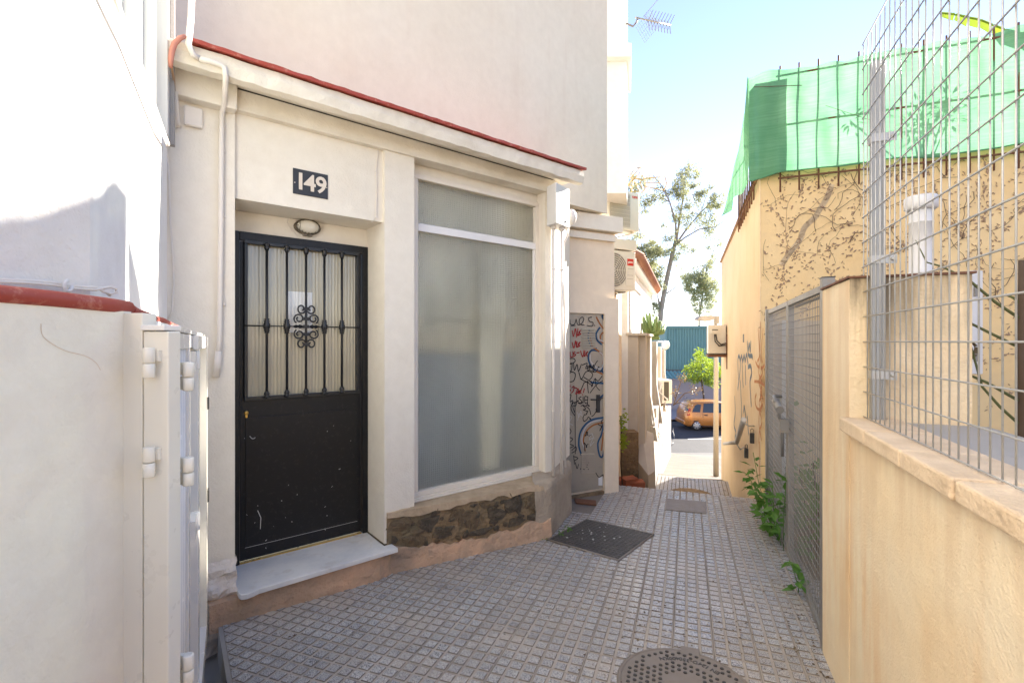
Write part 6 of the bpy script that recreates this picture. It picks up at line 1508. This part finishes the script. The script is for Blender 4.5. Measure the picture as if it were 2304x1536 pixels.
cpoly([(0.12, 0.82), (0.30, 0.85), (0.36, 1.20), (0.28, 1.30), (0.20, 1.05)], M['tail'], "tail_light")
cpoly([(0.45, 0.50), (3.3, 0.50), (3.3, 0.56), (0.45, 0.56)], M['darkplastic'], "side_moulding", 0.02)
cpoly([(0.98, 0.24), (3.0, 0.24), (3.0, 0.28), (0.98, 0.28)], M['darkplastic'], "sill_strip", 0.01)
for x in (1.08, 2.02): cpoly([(x, .84), (x+.18, .84), (x+.18, .90), (x, .90)], M['darkplastic'], "door_handle", 0.03)
for x in (1.0, 1.76, 2.75): cpoly([(x, .30), (x+.015, .30), (x+.015, .97), (x, .97)], M['darkplastic'], "door_seam", 0.006, 0.01)
part("bumper", MB().wbox(CXo-0.03, CXo+0.2, CYo+0.12, CYo+WD-0.12, CZo+0.33, CZo+0.55), M['orange'], car, bevel=0.05)
part("aerial", MB().tube([Vector((cst(0.6), CYo+WD/2, CZo+1.58)), Vector((cst(0.25), CYo+WD/2, CZo+1.85))], 0.01, 5), M['darkplastic'], car)
for xw in (0.68, 3.25):
    for side in (0, 1):
        yc = CYo+0.06 if side == 0 else CYo+WD-0.06; d_ = Vector((0, -1 if side == 0 else 1, 0)); c = Vector((cst(xw), yc, CZo+0.30))
        wl_ = part("wheel", MB().lathe(c+d_*-0.10, d_, [(0.24, 0), (0.295, 0.02), (0.30, 0.06), (0.295, 0.14), (0.24, 0.155), (0.20, 0.15)], 28), M['tyre'], car)
        h = MB().lathe(c+d_*0.045, d_, [(0.205, 0), (0.20, 0.012), (0.08, 0.02), (0.03, 0.022)], 24); part("hubcap", h, M['hub'], wl_)
        sl = MB()
        for q in range(7):
            a_ = q*2*math.pi/7; u_ = Vector((math.cos(a_), 0, math.sin(a_))); v2_ = Vector((-math.sin(a_), 0, math.cos(a_))); cc_ = c+d_*0.062+u_*0.145
            sl.extr([cc_-u_*.03-v2_*.018, cc_+u_*.035-v2_*.035, cc_+u_*.035+v2_*.035, cc_-u_*.03+v2_*.018], d_*0.008)
        part("hubcap_slots", sl, M['darkplastic'], wl_)
    # wheel arch lip
    part("wheel_arch", MB().tube([cpt(xw, .30, .0)*1+Vector((0.335*math.cos(x_*math.pi/12), -0.012, 0.335*math.sin(x_*math.pi/12))) for x_ in range(13)], 0.02, 6), M['darkplastic'] if False else M['orange'], car)

# trees
def crown(mb, centers, n, size, r_, flat=0.8):
    for (c, rad) in centers:
        for k in range(n):
            d = Vector((r_.gauss(0, 1), r_.gauss(0, 1), r_.gauss(0, flat))); d = d.normalized()*rad*(r_.random()**0.5)
            p = c+d; v_ = Vector((r_.gauss(0,1), r_.gauss(0,1), r_.gauss(-.5,1))); leaf(mb, p, v_, Vector((r_.gauss(0,1), r_.gauss(0,1), r_.gauss(0,1))).normalized(), size*r_.uniform(.6, 1.3), size*0.38)
def limbs(name, parent, paths, Y, mat):
    for (pts, r0, r1) in paths:
        P_ = [at(x, y, Y+dy) for x, y, dy in pts]; n = len(P_); part(name, MB().tube(P_, [0.66*(r0+(r1-r0)*i/(n-1)) for i in range(n)], 8), mat, parent)
YT = 42
eu = thing("eucalyptus_tree", "tall leaning eucalyptus with an airy crown rising behind the teal shed", "tree", at(1480, 905, YT))
limbs("trunk", eu, [([(1478,930,0),(1480,800,0),(1487,700,0),(1498,640,0),(1512,575,0),(1522,535,0)], .42, .24)], YT, M['bark'])
br = [([(1522,540,0),(1520,500,-.5),(1507,455,-1),(1490,420,-1.5),(1470,395,-1)], .15, .04), ([(1522,540,0),(1530,490,.5),(1538,440,1),(1540,400,1),(1552,372,1)], .17, .04), ([(1524,545,0),(1545,515,.5),(1575,480,1),(1600,455,1.5),(1620,440,1)], .15, .03), ([(1520,552,0),(1540,535,-.5),(1575,515,-1),(1610,510,-1.5),(1640,490,-1)], .13, .03), ([(1500,660,0),(1515,650,.5),(1535,632,1)], .1, .04),
      ([(1485,700,0),(1480,670,-.5),(1478,650,-.5)], .12, .03), ([(1487,690,0),(1478,660,.5),(1472,630,1)], .08, .03), ([(1507,455,-1),(1480,440,-1.5),(1440,480,-1.5)], .06, .02), ([(1538,440,1),(1520,410,1),(1530,385,1)], .06, .02), ([(1575,480,1),(1590,440,1),(1600,400,1)], .05, .02), ([(1600,455,1.5),(1628,432,1.5),(1636,455,1)], .04, .015),
      ([(1482,770,0),(1480,740,0),(1470,690,.5),(1462,650,1)], .1, .03), ([(1440,520,0),(1425,470,0),(1415,440,0)], .06, .02), ([(1478,650,-.5),(1450,600,-.5),(1440,520,0)], .08, .04)]
limbs("limb", eu, br, YT, M['bark'])
r_ = random.Random(2); lf = MB(); cs_ = []
def blob(x, y, rx, ry, n, dy=0):
    for k in range(n):
        a = r_.uniform(0, 6.28); q = math.sqrt(r_.random()); cs_.append((at(x+rx*q*math.cos(a), y+ry*q*math.sin(a), YT+dy+r_.gauss(0, .8)), r_.uniform(.25, .6)))
for b in ((1552,395,26,28,26),(1530,420,18,20,10),(1590,440,34,26,20),(1618,455,16,20,8),(1575,500,40,28,26),(1540,480,30,28,18),(1500,440,28,26,14),(1440,470,30,30,18),(1425,420,16,24,9),(1465,420,30,30,16),(1478,560,26,22,22),(1440,560,20,30,20),(1455,620,30,40,48),(1480,625,20,28,26),(1440,680,18,30,16),(1465,700,16,24,12),(1500,520,20,26,8),(1545,560,28,20,12),(1600,540,24,22,12),(1430,540,16,22,10),(1440,600,24,40,40),(1470,600,26,40,30),(1445,660,22,40,26),(1490,560,22,20,16),(1430,430,22,34,16),(1555,430,40,40,26),(1600,480,30,30,14),(1530,590,24,20,8)): blob(*b[:5])
crown(lf, cs_, 58, 0.19, r_)
part("crown", lf, M['euc'], eu, kind=None)
e2 = thing("eucalyptus_tree", "slender bushy eucalyptus to the right, behind the street lamp", "tree", at(1575, 905, 46))
YT2 = 46
limbs("trunk", e2, [([(1572,930,0),(1573,720,0),(1578,680,0),(1585,640,0),(1590,600,0)], .16, .07), ([(1576,700,0),(1570,660,.5),(1560,625,.5)], .08, .03)], YT2, M['bark'])
cs_ = []; YT, YTs = YT2, YT
for b in ((1570,640,30,24,40),(1595,625,20,36,30),(1580,680,24,28,34),(1545,625,20,10,10),(1555,650,14,14,10),(1602,580,10,34,12),(1605,650,12,20,10),(1575,625,34,30,30),(1585,665,26,28,24)): blob(*b)
YT = YTs
lf = MB(); crown(lf, cs_, 58, 0.19, r_); part("crown", lf, M['euc'], e2)
stt = thing("street_tree", "small bright lime-green street tree on the far pavement behind the car", "tree", at(1583, 915, 31.5))
YT2 = 31.5
limbs("trunk", stt, [([(1584,921,0),(1583,890,0),(1579,860,0),(1577,845,0)], .10, .06), ([(1579,862,0),(1565,840,.3),(1556,825,.3)], .04, .02), ([(1578,850,0),(1592,835,.3),(1603,825,.3)], .04, .02), ([(1578,850,0),(1578,820,.3),(1576,800,.3)], .04, .02)], YT2, M['twig'])
cs_ = []; YTs, YT = YT, YT2
for b in ((1577,803,14,14,18),(1590,822,22,14,26),(1565,828,22,12,24),(1575,845,30,12,24),(1598,850,18,14,16),(1618,835,12,12,10),(1553,850,14,8,8),(1605,862,14,8,8)): blob(*b)
YT = YTs
lf = MB(); crown(lf, [(c, r0*.75) for c, r0 in cs_], 34, 0.15, r_); part("crown", lf, M['lime'], stt)
# dark foliage mass closing the view low behind the warehouse on the left
print("tiles", n_tile, "objects", len(bpy.data.objects))
